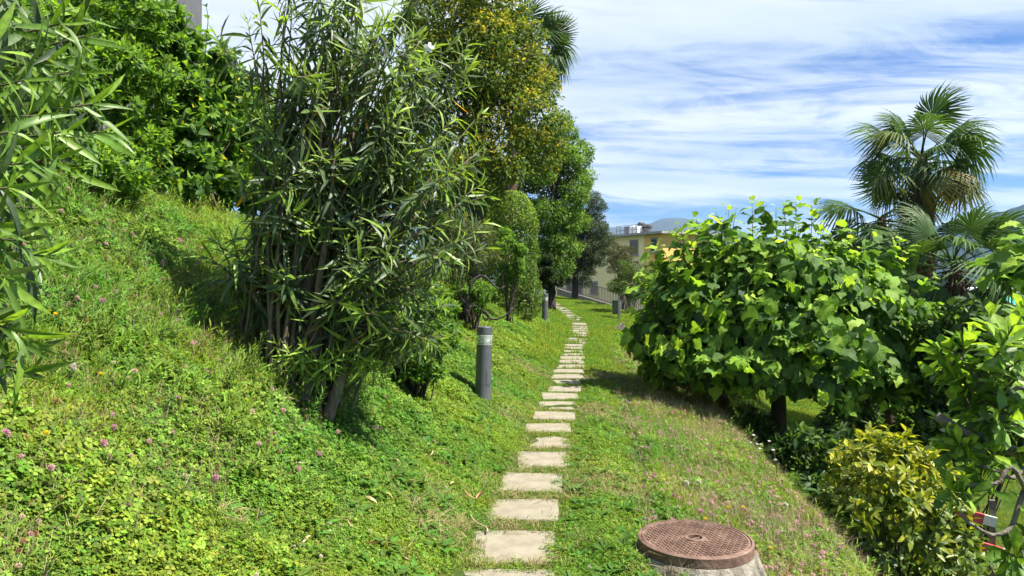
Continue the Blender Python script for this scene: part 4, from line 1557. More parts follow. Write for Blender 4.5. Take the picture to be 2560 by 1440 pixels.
# ------------------------------------------------------------------ trees
def tree(name, label, trunk, crown_c, crown_r, n, size, tmpl, pal, pw, tw, nsub, sub, mat='leaf', tr=.12, seed=1, group=None, depth=.6, limbs=9, up=.5, droop=.3, wood='bark_dark', extra=(), tipr=.3, inner=.4, n_obj=0, ros=0, spread=.6):
    base = np.array(trunk[0], float)
    pl = Plant(name, label, 'tree', base, tmpl, pal, mat, group, seed=seed)
    blobs = sub_blobs(pl.r, crown_c, crown_r, nsub, sub, inner)
    for c, q, k in extra:
        blobs += sub_blobs(pl.r, c, q, k, sub, inner)
    if ros:
        pts, out = shell_pts(pl.r, blobs, n, .35, None, .8)
        rosettes(pl, pts, out + np.array([0, 0, .4]) + pl.r.normal(0, .35, out.shape), ros, size, 65, pw, droop, tw, size[0] * .7)
    else:
        scatter(pl, blobs, n, size, pw, tw, depth, up, droop, None, .75, tipr, spread)
    tp = spline(trunk, 16)
    pl.wood('trunk', tp, np.linspace(tr, tr * .45, len(tp)), wood, 12)
    for k in range(limbs):
        c, q = blobs[(k * 7 + 3) % len(blobs)]
        b = tp[int(len(tp) * pl.r.uniform(.45, .95))]
        pl.wood('branch', jitter_path(bez(b, b * .5 + c * .5 + np.array([0, 0, .12]), c, 10), pl.r, .03), np.linspace(tr * .4, tr * .08, 10), wood, 7)
    for k in range(limbs * 4):
        c, q = blobs[(k * 5 + 1) % len(blobs)]
        b = tp[int(len(tp) * pl.r.uniform(.5, .98))]
        pl.twig(jitter_path(bez(b, b * .4 + c * .6, c, 8), pl.r, .03), np.linspace(tr * .16, tr * .05, 8), 4)
    pl.finish(n_obj, foliage='crown', twig_mat=wood)
    return pl


g0 = gpt(*P(1175, 600, 14.2)[:2])
tree('maple_tree', 'tall fine leaved tree with orange tinted shoot tips behind the oleander', [g0, g0 + [.1, 0, 1.6], P(1190, 250, 14.2), P(1180, 20, 14.2)],
     P(1190, 130, 14.2), (1.45, 1.3, 2.25), 62000, (.06, .105), 'small', [(.055, .10, .024), (.088, .145, .029), (.135, .195, .033), (.22, .25, .036), (.42, .33, .034), (.42, .27, .03)], (4, 5, 4, 1.4, .15, 0), (0, 0, 2, 5, 1.9, .3), 70, (.3, .55), 'leaf_thin', .13, 61, 'trees behind the shrubs',
     extra=((P(1300, 330, 14.0), (.85, .8, .85), 30), (P(1090, 130, 14.6), (.9, .9, 2.0), 30), (P(1210, 430, 13.8), (.8, .7, .5), 20), (P(1110, 420, 14.4), (.9, .8, .8), 24)), tipr=.4, depth=.75)
g0 = gpt(*P(1380, 740, 27)[:2])
tree('green_tree', 'broad mid green leafy tree between the clipped column and the dark oak', [g0, g0 + [0, 0, 1.5], P(1390, 480, 27), P(1395, 340, 27)],
     P(1385, 490, 27), (1.35, 1.4, 2.75), 52000, (.07, .12), 'small', [(.05, .105, .02), (.08, .165, .024), (.12, .225, .028), (.18, .30, .036)], (3, 4, 3, 1.4), (0, 0, 3, 4), 70, (.3, .55), 'leaf', .16, 62, 'trees behind the shrubs',
     extra=((P(1372, 630, 26.5), (.8, .7, .9), 22), (P(1330, 420, 27), (1.0, 1.0, 1.6), 25), (P(1440, 420, 27.5), (.75, .8, 1.3), 20), (P(1400, 330, 27), (.6, .6, .6), 10)), tipr=.4)
g0 = gpt(*P(1437, 742, 38)[:2])
tree('holm_oak', 'dark grey green oak with a visible trunk at the end of the path', [g0 - [0, 0, .1], g0 + [.02, 0, .8], P(1442, 640, 38), P(1455, 540, 38)],
     P(1455, 605, 38), (1.62, 1.5, 2.3), 42000, (.055, .095), 'small', [(.03, .05, .024), (.048, .076, .034), (.07, .105, .046), (.11, .145, .07)], (4, 5, 3, 1), None, 85, (.22, .46), 'leaf', .2, 63, 'trees behind the shrubs', limbs=16,
     extra=((P(1480, 520, 38), (.8, .8, .8), 16), (P(1400, 680, 38), (.7, .7, .5), 10), (P(1500, 600, 38), (.6, .6, 1.0), 14)))
g0 = gpt(*P(1150, 650, 24)[:2])
tree('laurel_tree', 'dark dense tree filling the gap behind the narrow leaved shrub', [g0, g0 + [0, 0, 1.5], P(1150, 560, 24), P(1160, 450, 24)],
     P(1165, 540, 24), (2.2, 1.5, 2.4), 26000, (.09, .15), 'small', [(.03, .06, .017), (.05, .095, .022), (.08, .14, .026)], (4, 4, 2), None, 60, (.35, .7), 'leaf', .16, 64, 'trees behind the shrubs')
simple_shrub('laurel_bush', 'dark rounded laurel bush beneath the green tree at the bend', 'shrub', P(1374, 690, 25.8), (.56, .5, .66), 9000, (.06, .11), 'small', [(.02, .042, .012), (.032, .065, .016), (.055, .1, .02), (.1, .16, .03)], (4, 4, 2, .6), nsub=30, seed=65, group='shrubs beside the path')
simple_shrub('laurel_bush', 'dark laurel bush filling the foot of the clipped column', 'shrub', P(1296, 700, 24), (.6, .6, .75), 7000, (.06, .1), 'small', [(.02, .042, .012), (.032, .065, .016), (.055, .1, .02), (.1, .16, .03)], (4, 4, 2, .6), nsub=26, seed=66, group='shrubs beside the path')
# shrubs right of the path in the distance
simple_shrub('tamarisk_shrub', 'feathery brown green shrub in front of the yellow building', 'shrub', P(1556, 650, 33), (.72, .6, 1.05), 9000, (.05, .1), 'smalln', [(.06, .065, .025), (.095, .09, .04), (.15, .125, .07), (.06, .085, .028)], (3, 3, 1.2, 4), nsub=40, sub=(.2, .4), seed=67, group='shrubs below the yellow building', droop=-.5, wood='bark', stems=6)
simple_shrub('privet_shrub', 'pale leaved loose shrub behind the litter bin', 'shrub', P(1575, 705, 29), (.95, .7, .85), 6500, (.07, .12), 'smalln', [(.05, .095, .025), (.085, .15, .03), (.16, .22, .06), (.035, .065, .02)], (3, 4, 2, 2), nsub=40, sub=(.2, .38), seed=68, group='shrubs below the yellow building', droop=.5, wood='bark')


# ------------------------------------------------------------------ mulberry
MUL = [(0.045, 0.102, 0.027), (0.072, 0.150, 0.031), (0.120, 0.232, 0.034), (0.195, 0.345, 0.036), (0.315, 0.465, 0.061)]


def mulberry(name, label, base, head, tips, size, seed, n_obj, trunk_r=.13, leafy=1.0, gap=.052, dome=None):
    pl = Plant(name, label, 'tree', base, 'lobed', MUL, 'leaf_thin', 'mulberry trees on the slope', seed=seed)
    r = pl.r
    tp = spline([base - np.array([0, 0, .1]), base * .5 + head * .5 + np.array([.05, 0, 0]), head], 12)
    pl.wood('trunk', tp, np.linspace(trunk_r, trunk_r * .8, len(tp)), 'bark_dark', 12)
    knots = []
    span = np.percentile(np.abs(np.array(tips) - head), 80, axis=0)
    for k in range(7):
        a = k * 2 * np.pi / 7 + .3
        q = head + np.array([math.cos(a) * span[0] * .5, math.sin(a) * span[1] * .5, .15 + .25 * (k % 2)])
        pl.wood('limb', jitter_path(bez(head - np.array([0, 0, .1]), head * .5 + q * .5 - np.array([0, 0, .05]), q, 9), r, .015), np.linspace(trunk_r * .55, .045, 9), 'bark_dark', 8)
        knots.append(q)
    knots.append(head)
    knots = np.array(knots)
    for t in tips:
        k = knots[np.argmin(np.linalg.norm((knots - t) * [1, 1, .5], axis=1))]
        rel = t - k
        c = k + rel * np.array([.55, .55, .35])
        pth = jitter_path(bez(k, c, t, 12), r, .008)
        pl.twig(pth, np.linspace(.014, .004, 12), 5)
        ln = np.linalg.norm(np.diff(pth, axis=0), axis=1).sum()
        m = int(min(leafy, ln * .85) / gap)
        tt = 1 - np.arange(m) * gap / ln
        pos = np.stack([np.interp(tt, np.linspace(0, 1, 12), pth[:, i]) for i in range(3)], -1)
        st = norm(pth[-1] - pth[-3])
        phi = np.arange(m) * 2.6 + r.uniform(0, 6.28)
        e = np.stack([np.cos(phi), np.sin(phi), np.zeros(m)], -1) * .8
        f = np.arange(m) / max(1, m)
        outw = norm((pos - (head + np.array([0, 0, -.3]))) * [1, 1, .6])
        # petiole out from the shoot, blade hanging from it
        pet = norm(e + outw * .9 + st * .2) * (.05 + .06 * f)[:, None]
        a = norm(e * .55 + outw * .55 + r.normal(0, .25, (m, 3)) + np.array([0, 0, -.55]) * (0.35 + f)[:, None])
        nv = outw * .7 + np.array([0, 0, .75]) + r.normal(0, .38, (m, 3))
        sz = r.uniform(size[0], size[1], m) * np.interp(f, [0, .1, .28], [.55, .85, 1.0])
        pal = np.where(f < .16 * r.uniform(.5, 1.6, m), pl.picks(m, (0, 0, 1, 4, 4)), pl.picks(m, (2, 4, 4, 1.2, .2)))
        pl.add(pos + pet, a, nv, sz, pal)
    if dome is not None:
        c, q, n = dome
        d = norm(r.normal(0, 1, (n * 2, 3)))
        d = d[d[:, 2] > -.5][:n]
        n = len(d)
        rad = (1 - .2 * r.uniform(0, 1, n) ** 1.5) * (1 + .07 * np.sin(d[:, 0] * 9 + d[:, 1] * 5) + .06 * np.sin(d[:, 2] * 11 + d[:, 0] * 6))
        pos = c + d * np.where(d[:, 2:3] > 0, q, q * np.array([1, 1, .62])) * rad[:, None]
        pos[:, 2] -= .08 * np.clip(pos[:, 0] - c[0], 0, None) ** 2
        a = norm(d * .35 + r.normal(0, .4, (n, 3)) + np.array([0, 0, -.75]))
        nv = d * 1.0 + np.array([0, 0, .55]) + r.normal(0, .38, (n, 3))
        pl.add(pos, a, nv, r.uniform(size[0], size[1], n), pl.picks(n, (1.5, 4, 4, 2, .5)))
    pl.finish(n_obj)
    return pl


mbase = gpt(*P(1938, 1100, 11.5)[:2])
mhead = P(1940, 880, 11.5)
mr = np.random.default_rng(71)
tips = []
# dome of shoots: upper surface and hanging skirt
mc = P(1955, 860, 11.5)
while len(tips) < 520:
    d = norm(mr.normal(0, 1, 3))
    if d[2] < -.55:
        continue
    rr = mr.uniform(.55, 1.0) ** .6
    p = mc + d * np.array([2.45, 2.0, 1.72 if d[2] > 0 else 1.12]) * rr
    p[2] -= .10 * max(0, p[0] - mc[0]) ** 2 * .9
    if d[2] > .3:
        p[2] += mr.uniform(-.1, .14)
    tips.append(p)
for q in ((1640, 610, 11), (1655, 620, 11.2), (1580, 720, 10.8), (1610, 680, 10.6), (1760, 560, 10.7), (1800, 545, 10.7), (1690, 585, 11), (1720, 575, 11.2), (1670, 640, 10.8), (1620, 640, 11), (2130, 1040, 10), (2230, 1040, 10), (2300, 960, 10), (2340, 760, 10.5), (1760, 900, 9.8), (1650, 880, 10.2), (1600, 700, 11), (1590, 780, 10.9), (1700, 640, 10.6), (2240, 600, 11), (2120, 600, 10.8), (2330, 690, 10.6), (2310, 830, 10.2), (1790, 930, 9.8), (1850, 900, 9.7), (2040, 990, 9.8), (2120, 1030, 9.8), (2060, 980, 9.6), (2230, 1010, 9.8), (1700, 930, 10.2),
          (1740, 545, 11), (1790, 530, 11), (1700, 565, 10.9), (1820, 520, 11), (1880, 505, 11), (1960, 510, 11), (2030, 515, 11), (2100, 560, 11), (2180, 580, 10.8), (2270, 620, 10.7), (1840, 530, 11.3), (1900, 510, 11.3), (1990, 505, 11.2), (1760, 560, 11.4), (2050, 560, 11.2), (1940, 520, 11.6)):
    tips.append(P(*q))
mulberry('mulberry_tree', 'broad domed mulberry with big lobed leaves right of the path', mbase, mhead, tips, (.11, .225), 72, 300, dome=(mc, np.array([2.35, 1.95, 1.68]), 3000))
m2b = gpt(6.75, 8.5)
m2h = np.array([6.5, 8.6, 1.2])
tips = [P(q[0], q[1], q[2] * 1.36) for q in ((2440, 660, 6.6), (2480, 640, 6.4), (2520, 620, 6.2), (2550, 650, 6.0), (2500, 690, 6.3), (2540, 700, 6.1), (2560, 548, 6.2), (2600, 600, 6.2), (2620, 700, 6.0), (2580, 760, 6.1), (2700, 600, 6.2), (2700, 740, 6.3), (2460, 700, 6.7), (2590, 660, 6.8), (2650, 640, 6.9), (2570, 600, 6.6), (2530, 740, 6.4), (2600, 800, 6.3))]
mulberry('mulberry_tree', 'second mulberry reaching in from the right edge below the wooded mountain', m2b, m2h, tips, (.20, .27), 73, 90, .09, .75, .085)


# ------------------------------------------------------------------ fan palms
def fan_mesh(seed, droop, spread=2.0, n=34, tint=(.048, .10, .026), yellow=0.0):
    r = np.random.default_rng(seed)
    parts, cols = [], []
    pet = .55
    V, T = tube([np.array([0, 0, 0]), np.array([0, pet * .5, .02]), np.array([0, pet, 0])], [.014, .010, .008], 5)
    parts.append((V, T))
    cols.append(np.tile(np.array([.07, .12, .03]), (len(V), 1)))
    for i in range(n):
        a = (i / (n - 1) - .5) * 2 * spread + r.normal(0, .02)
        ln = .56 * (1 - .22 * abs(a) / spread) * r.uniform(.93, 1.05)
        dx, dy = math.sin(a), math.cos(a)
        rows = []
        ts = [0.0, .25, .5, .78, 1.0]
        wd = 2 * spread / n
        bend = droop * r.uniform(.7, 1.35)
        for t in ts:
            s = t * ln
            w = min(s * wd * .5, .0155) * (1 if t < .6 else (1 - (t - .6) / .4 * .93))
            z = -bend * max(0, t - .35) ** 1.8 * ln * 1.6 - .10 * abs(a) ** 1.5 * s
            fl = 1 - .35 * min(1, bend) * max(0, t - .45)
            c = np.array([dx * s * fl, pet + dy * s * fl, z])
            side = np.array([dy, -dx, 0])
            rows.append((c - side * w + [0, 0, .35 * w], c, c + side * w + [0, 0, .35 * w]))
        V = np.array([p for row in rows for p in row])
        T = []
        for j in range(len(ts) - 1):
            for s in (0, 1):
                p, q = j * 3 + s, j * 3 + s + 1
                T += [(p, q, q + 3), (p, q + 3, p + 3)]
        parts.append((V, np.array(T)))
        base = np.array(tint) * r.uniform(.8, 1.25)
        cc = np.tile(base, (len(V), 1))
        yl = np.array([.30, .21, .035])
        if yellow:
            k = np.repeat(np.array(ts), 3)[:, None] ** 1.2 * yellow * r.uniform(.4, 1.3)
            cc = cc * (1 - k.clip(0, 1)) + yl * k.clip(0, 1)
        cols.append(cc)
    V, T = join_vt(parts)
    return tri_mesh('frond', V, T, np.concatenate(cols), MAT['palm_leaf'])


FANS = [fan_mesh(1, .45, 2.1), fan_mesh(2, .8, 2.1), fan_mesh(3, 1.2, 2.0), fan_mesh(4, .55, 1.9, tint=(.075, .145, .03)), fan_mesh(5, 1.15, 1.9, tint=(.05, .085, .025), yellow=.75), fan_mesh(6, .8, 1.9, yellow=.3)]
DRYFAN = fan_mesh(9, 1.3, 1.6, 26, (.15, .10, .06))
DRYFAN.materials[0] = MAT['drylitter']


def palm(label, base, top, trunk_r, nfr, scale, seed, lean=(0, 0, 0), el=(82, -52), dry=5, az_bias=None, skirt=0, group='fan palms', extra=()):
    base, top = np.array(base, float), np.array(top, float)
    root = empty('fan_palm', tuple(base))
    tag(root, label, 'palm tree', group)
    r = np.random.default_rng(seed)
    pth = spline([base - [0, 0, .1], base * .55 + top * .45 + np.array(lean), top], 20)
    V, T = tube(pth - base, trunk_r * (1 + .12 * np.sin(np.arange(len(pth)) * 2.1)) * np.interp(np.linspace(0, 1, len(pth)), [0, .8, .93, 1], [.85, 1.05, .8, .2]), 14)
    mobj('trunk', tri_mesh('trunk', V, T, None, MAT['fibre'], smooth=True), root)
    # leaf stubs and fibre on the trunk
    parts = []
    h = np.linalg.norm(top - base)
    nst = int(h * 46)
    for i in range(nst):
        t = r.uniform(.25, 1)
        p = np.array([np.interp(t, np.linspace(0, 1, len(pth)), pth[:, j]) for j in range(3)])
        a = i * 2.4
        o = np.array([math.cos(a), math.sin(a), 0])
        s = p + o * trunk_r * .9
        ln = r.uniform(.07, .2)
        e = s + o * ln * .55 + np.array([0, 0, ln * r.uniform(-.9, .8)])
        parts.append(tube([s - base, (s + e) / 2 - base + o * .02, e - base], [.02, .014, .004], 4))
    V, T = join_vt(parts)
    tag(mobj('leaf_stubs', tri_mesh('leaf_stubs', V, T, None, MAT['fibre'], smooth=True), root), kind='stuff')

    def frond(az, e, mesh, sc, p0):
        dirn = np.array([math.cos(e) * math.cos(az), math.cos(e) * math.sin(az), math.sin(e)])
        nv = np.array([-math.sin(e) * math.cos(az), -math.sin(e) * math.sin(az), math.cos(e)]) + r.normal(0, .5, 3)
        R = frames(dirn[None], nv[None])[0]
        o = bpy.data.objects.new('frond', mesh)
        M = Matrix.Identity(4)
        for a in range(3):
            for b in range(3):
                M[a][b] = R[a, b] * sc
            M[a][3] = p0[a] - base[a]
        link(o, root)
        o.matrix_basis = M
    for i in range(nfr):
        f = i / (nfr - 1)
        e = math.radians(el[0] + (el[1] - el[0]) * f ** .85) + r.normal(0, .1)
        az = i * 2.39996 + r.normal(0, .18)
        k = 0 if f < .18 else (3 if f < .35 else (1 if f < .6 else (2 if f < .8 else (4 if r.random() < .5 else 5))))
        if r.random() < .25:
            k = (1, 3, 5)[r.integers(0, 3)]
        frond(az, e, FANS[k], scale * r.uniform(.85, 1.12), top + r.normal(0, .03, 3) - [0, 0, .25 * f])
    for az, e, k, s in extra:
        frond(math.radians(az), math.radians(e), FANS[k], s, top)
    for i in range(dry):
        o_az = r.uniform(0, 6.28)
        frond(o_az, math.radians(r.uniform(-80, -62)), DRYFAN, scale * r.uniform(.6, .9), top - [0, 0, .35 + .1 * r.random()])
    for i in range(skirt):
        frond(r.uniform(0, 6.28), math.radians(r.uniform(-86, -66)), DRYFAN, scale * r.uniform(.7, 1.0), top - [0, 0, r.uniform(.1, .3)])
    return root


pA_ = P(2308, 1100, 15.6)
palm('tall fan palm with a full crown against the sky at right', gpt(pA_[0], pA_[1]), P(2302, 390, 15.6), .2, 32, 1.48, 81, (.05, 0, 0), (66, -33), 3)
pB_ = P(2400, 900, 14.2)
palm('lower fan palm with drooping fronds in front of the wooded mountain', gpt(pB_[0], pB_[1]), P(2386, 655, 14.2), .17, 36, 1.45, 82, (.1, 0, 0), (62, -62), 8)
pC_ = P(2225, 1000, 17.5)
palm('shaded fan palm just behind and left of the tallest palm', gpt(pC_[0], pC_[1]), P(2205, 540, 17.5), .17, 24, 1.55, 83, (-.05, 0, 0), (30, -62), 4)
pD_ = P(1255, 600, 22)
palm('fan palm poking out of the orange tipped tree', gpt(pD_[0], pD_[1]), P(1322, 115, 22), .21, 28, 1.4, 84, (-.12, 0, 0), (78, -62), 6, extra=((-5, 25, 0, 1.5), (-15, 0, 1, 1.5), (10, -30, 5, 1.5), (-20, -50, 4, 1.5), (5, 55, 3, 1.5), (-10, 40, 0, 1.5), (0, -12, 2, 1.5), (-25, -42, 4, 1.5)))
pE_ = P(1793, 1030, 12.8)
palm('stubby palm with a skirt of dead fronds under the mulberry', gpt(pE_[0], pE_[1]), P(1790, 900, 12.8), .15, 14, .85, 85, (0, 0, 0), (70, -10), 0, skirt=16)

# ------------------------------------------------------------------ golden aucuba
AUC = [(0.059, 0.105, 0.015), (0.106, 0.160, 0.017), (0.184, 0.225, 0.021), (0.303, 0.321, 0.025), (0.394, 0.401, 0.043)]
ab = gpt(3.36, 6.5)
au = Plant('aucuba_bush', 'golden spotted aucuba bush below the flowering slope', 'shrub', ab, 'elliptic', AUC, 'leaf_gloss', seed=91)
r = au.r
blobs = [(np.array([3.36, 6.6, -.55]), np.array([.62, .6, .80])), (np.array([3.05, 6.5, -.9]), np.array([.45, .5, .6])), (np.array([3.75, 6.5, -1.0]), np.array([.45, .5, .6]))] + sub_blobs(r, (3.36, 6.6, -.6), (.62, .6, .8), 16, (.14, .22), .8)
pts, out = shell_pts(r, blobs, 620, .3, ab[2] - .1, .85)
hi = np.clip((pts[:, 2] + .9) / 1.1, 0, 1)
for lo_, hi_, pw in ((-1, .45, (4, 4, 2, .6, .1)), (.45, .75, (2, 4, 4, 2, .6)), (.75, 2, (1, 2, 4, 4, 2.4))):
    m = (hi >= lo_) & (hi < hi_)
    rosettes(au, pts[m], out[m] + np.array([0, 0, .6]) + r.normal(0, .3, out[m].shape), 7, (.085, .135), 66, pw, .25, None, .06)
for k in range(30):
    p = pts[k * 17 % len(pts)]
    au.twig(bez(ab + r.normal(0, .1, 3), ab * .5 + p * .5 + [0, 0, .15], p, 8), np.linspace(.012, .004, 8), 4)
for k in range(4):
    p = pts[k * 41 % len(pts)]
    au.wood('stem', bez(ab + r.normal(0, .06, 3), ab * .5 + p * .5 + [0, 0, .15], p, 8), np.linspace(.02, .006, 8), 'bark_dark', 6)
au.finish(300)

# ------------------------------------------------------------------ rhododendron-like shrub at the right edge, close to the viewer
RHO = [(0.055, 0.109, 0.026), (0.097, 0.188, 0.031), (0.164, 0.290, 0.035), (0.242, 0.375, 0.044)]
rb2 = gpt(2.75, 3.15)
rh = Plant('daphniphyllum_shrub', 'close shrub with whorled leathery leaves and bare branches at right edge', 'shrub', rb2, 'obovate', RHO, 'leaf_gloss', seed=92)
r = rh.r
TP = [(2425, 835, 3.0), (2350, 860, 3.1), (2530, 820, 2.8), (2470, 900, 3.0), (2400, 930, 3.0), (2550, 900, 2.8), (2440, 960, 3.0), (2340, 930, 3.05), (2500, 980, 2.95), (2395, 1010, 3.0), (2540, 1040, 2.85), (2440, 1075, 3.0), (2360, 1060, 3.0), (2480, 1130, 2.95), (2420, 1150, 2.9), (2400, 1110, 2.9), (2430, 1230, 2.85), (2560, 1400, 2.8), (2570, 980, 3.0), (2590, 1100, 3.0), (2600, 850, 2.9), (2620, 1230, 2.9), (2610, 1350, 2.9), (2500, 860, 3.3), (2590, 930, 3.5), (2480, 790, 3.3), (2560, 770, 3.2)]
bark_paths = [[(2600, 1010, 3.0), (2500, 985, 2.95), (2440, 935, 2.95), (2395, 890, 3.0)], [(2620, 1180, 3.0), (2540, 1195, 2.9), (2500, 1178, 2.88), (2455, 1165, 2.88)], [(2545, 1200, 2.9), (2490, 1208, 2.88), (2415, 1212, 2.87)], [(2620, 1180, 3.0), (2560, 1235, 2.9), (2530, 1320, 2.87), (2480, 1345, 2.85), (2420, 1310, 2.85), (2400, 1280, 2.85)], [(2600, 1200, 3.1), (2480, 1120, 3.0), (2400, 1080, 2.95), (2345, 1042, 2.95)], [(2640, 1250, 3.1), (2560, 1090, 3.0), (2470, 1000, 2.95)]]
root_pt = rb2 + np.array([0, 0, .5])
for i, bp_ in enumerate(bark_paths):
    pts = [P(*q) for q in bp_]
    pth = spline([rb2 + np.array([0, 0, .15]), rb2 * .35 + pts[0] * .65] + pts, 24)
    rh.wood('branch', jitter_path(pth, r, .003), np.linspace(.026 if i == 4 else .014, .006 if i != 4 else .02, len(pth)), 'bark_pale', 8)
for q in TP:
    t = P(*q)
    fr = [P(*z) for bp_ in bark_paths for z in bp_]
    k = min(fr, key=lambda z: np.linalg.norm(z - t))
    st = bez(k, k * .5 + t * .5 + np.array([.02, 0, -.03]), t, 6)
    rh.twig(st, np.linspace(.006, .004, 6), 5)
    dirn = norm(norm(t - k) + np.array([0, -.15, .9]))
    rosettes(rh, t[None], dirn[None], int(r.integers(8, 12)), (.085, .135), 58, (1, 4, 4, 1.4), .12, (0, 1, 4, 4), .05)
    t2 = t - dirn * r.uniform(.05, .09)
    rosettes(rh, t2[None], dirn[None], 5, (.08, .115), 82, (3, 4, 2, 0), .3, (4, 4, 1, 0), .03)
rh.finish(280, twig_mat='twig')

# ------------------------------------------------------------------ dark shrubs on the shaded slope and behind the lower lawn
DK = [(0.030, 0.064, 0.019), (0.048, 0.102, 0.023), (0.083, 0.157, 0.030), (0.134, 0.226, 0.041)]
for i, (c, q, n, lab) in enumerate((
        (P(1850, 1115, 11.0), (.75, .6, .38), 2200, 'dark ivy clump at the foot of the mulberry trunk'),
        (P(1850, 1062, 13.4), (.8, .6, .32), 2200, 'dark groundcover behind the stubby palm under the mulberry'),
        (P(2075, 1130, 9.4), (.7, .6, .5), 2400, 'dark leafy clump between the mulberry trunk and the golden bush'),
        (P(2440, 960, 9.6), (1.1, .8, 1.05), 4200, 'dark evergreen behind the close shrub at the right edge'),
        (P(2380, 900, 15.0), (1.3, .9, 1.2), 4200, 'green bush at the foot of the lower palm'),
        (P(2160, 960, 17.0), (1.7, .9, .9), 4200, 'long dark hedge at the back of the lower lawn'),
        (P(1990, 1260, 7.6), (.55, .5, .3), 1500, 'low dark weeds under the rim of the flowering slope'))):
    simple_shrub('dark_shrub', lab, 'shrub', c, q, n, (.09, .15) if i != 0 else (.07, .12), 'ovate' if i % 2 else 'elliptic', DK, (3, 4, 2, .5), None, nsub=24, seed=100 + i, group='dark shrubs on the lower slope', stems=3)

# ------------------------------------------------------------------ ground cover
def proto(name, V, T, C, mat):
    o = bpy.data.objects.new(name, tri_mesh(name, V, T, C, mat))
    return o


CLV = np.array([(.08, .152, .016), (.124, .218, .021), (.175, .283, .029), (.24, .338, .045)])
GRS = np.array([(.118, .193, .015), (.178, .268, .021), (.238, .328, .03), (.335, .34, .09)])


def clover_patch(seed, n=34, R=.10, h=(.02, .07), s=(.012, .019), pal=CLV):
    r = np.random.default_rng(seed)
    parts, cols = [], []
    leaflet_v = np.array([(0, 0, 0), (-.42, .55, .10), (-.36, .92, .04), (0, .9, -.02), (.36, .92, .04), (.42, .55, .10)])
    leaflet_t = np.array([(0, 3, 2), (0, 2, 1), (0, 4, 3), (0, 5, 4)])
    for i in range(n):
        a, q = r.uniform(0, 6.28), R * math.sqrt(r.uniform(0, 1))
        z = r.uniform(*h)
        p = np.array([math.cos(a) * q, math.sin(a) * q, z])
        c = pal[r.choice(4, p=[.25, .35, .3, .1])] * r.uniform(.85, 1.15)
        up = norm(np.array([r.normal(0, .33), r.normal(0, .33), 1]))
        e1, e2 = perp(up)
        sz = r.uniform(*s)
        b0 = r.uniform(0, 6.28)
        for k in range(3):
            b = b0 + k * 2.094
            ax = math.cos(b) * e1 + math.sin(b) * e2 - up * .12
            Rm = frames(ax[None], up[None])[0]
            parts.append((leaflet_v * sz @ Rm.T + p, leaflet_t))
            cols.append(np.tile(c, (6, 1)))
        V = np.array([p + [.0012, 0, 0], p - [.0012, 0, 0], [p[0] * .7, p[1] * .7, -.01]])
        parts.append((V, np.array([(0, 1, 2)])))
        cols.append(np.tile(c * .8, (3, 1)))
    V, T = join_vt(parts)
    return V, T, np.concatenate(cols)


def grass_tuft(seed, n=26, R=.06, h=(.035, .08), w=.0022, lean=.5, pal=GRS, wts=(.3, .4, .22, .08)):
    r = np.random.default_rng(seed)
    parts, cols = [], []
    for i in range(n):
        a, q = r.uniform(0, 6.28), R * math.sqrt(r.uniform(0, 1))
        p = np.array([math.cos(a) * q, math.sin(a) * q, -.01])
        az = r.uniform(0, 6.28)
        o = np.array([math.cos(az), math.sin(az), 0])
        sd = np.array([-o[1], o[0], 0])
        H = r.uniform(*h)
        ln = abs(r.normal(0, lean))
        m = p + o * ln * H * .35 + np.array([0, 0, H * .6])
        t = p + o * ln * H + np.array([0, 0, H * (1 - .25 * min(ln, 1.5))])
        V = np.array([p - sd * w, p + sd * w, m + sd * w * .85, m - sd * w * .85, t])
        parts.append((V, np.array([(0, 1, 2), (0, 2, 3), (3, 2, 4)])))
        c = pal[r.choice(4, p=wts)] * r.uniform(.85, 1.15)
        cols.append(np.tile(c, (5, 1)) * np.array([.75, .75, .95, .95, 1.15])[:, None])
    V, T = join_vt(parts)
    return V, T, np.concatenate(cols)


def weed_rosette(seed, n=9, ln=(.05, .11), w=.16, el=(.25, .9), c0=(.075, .155, .02)):
    r = np.random.default_rng(seed)
    Vt, Tt, mul = ribbon([0, .3, .6, .85, 1], [0, w * .55, w, w * .6, 0], .3, .35)
    parts, cols = [], []
    for i in range(n):
        a = i * 2.4 + r.normal(0, .2)
        e = r.uniform(*el)
        ax = np.array([math.cos(a) * math.cos(e), math.sin(a) * math.cos(e), math.sin(e)])
        nv = np.array([-math.cos(a) * math.sin(e), -math.sin(a) * math.sin(e), math.cos(e)])
        Rm = frames(ax[None], nv[None])[0]
        parts.append((Vt * r.uniform(*ln) @ Rm.T, Tt))
        cols.append(np.array(c0)[None] * mul[:, None] * r.uniform(.8, 1.2))
    V, T = join_vt(parts)
    return V, T, np.concatenate(cols)


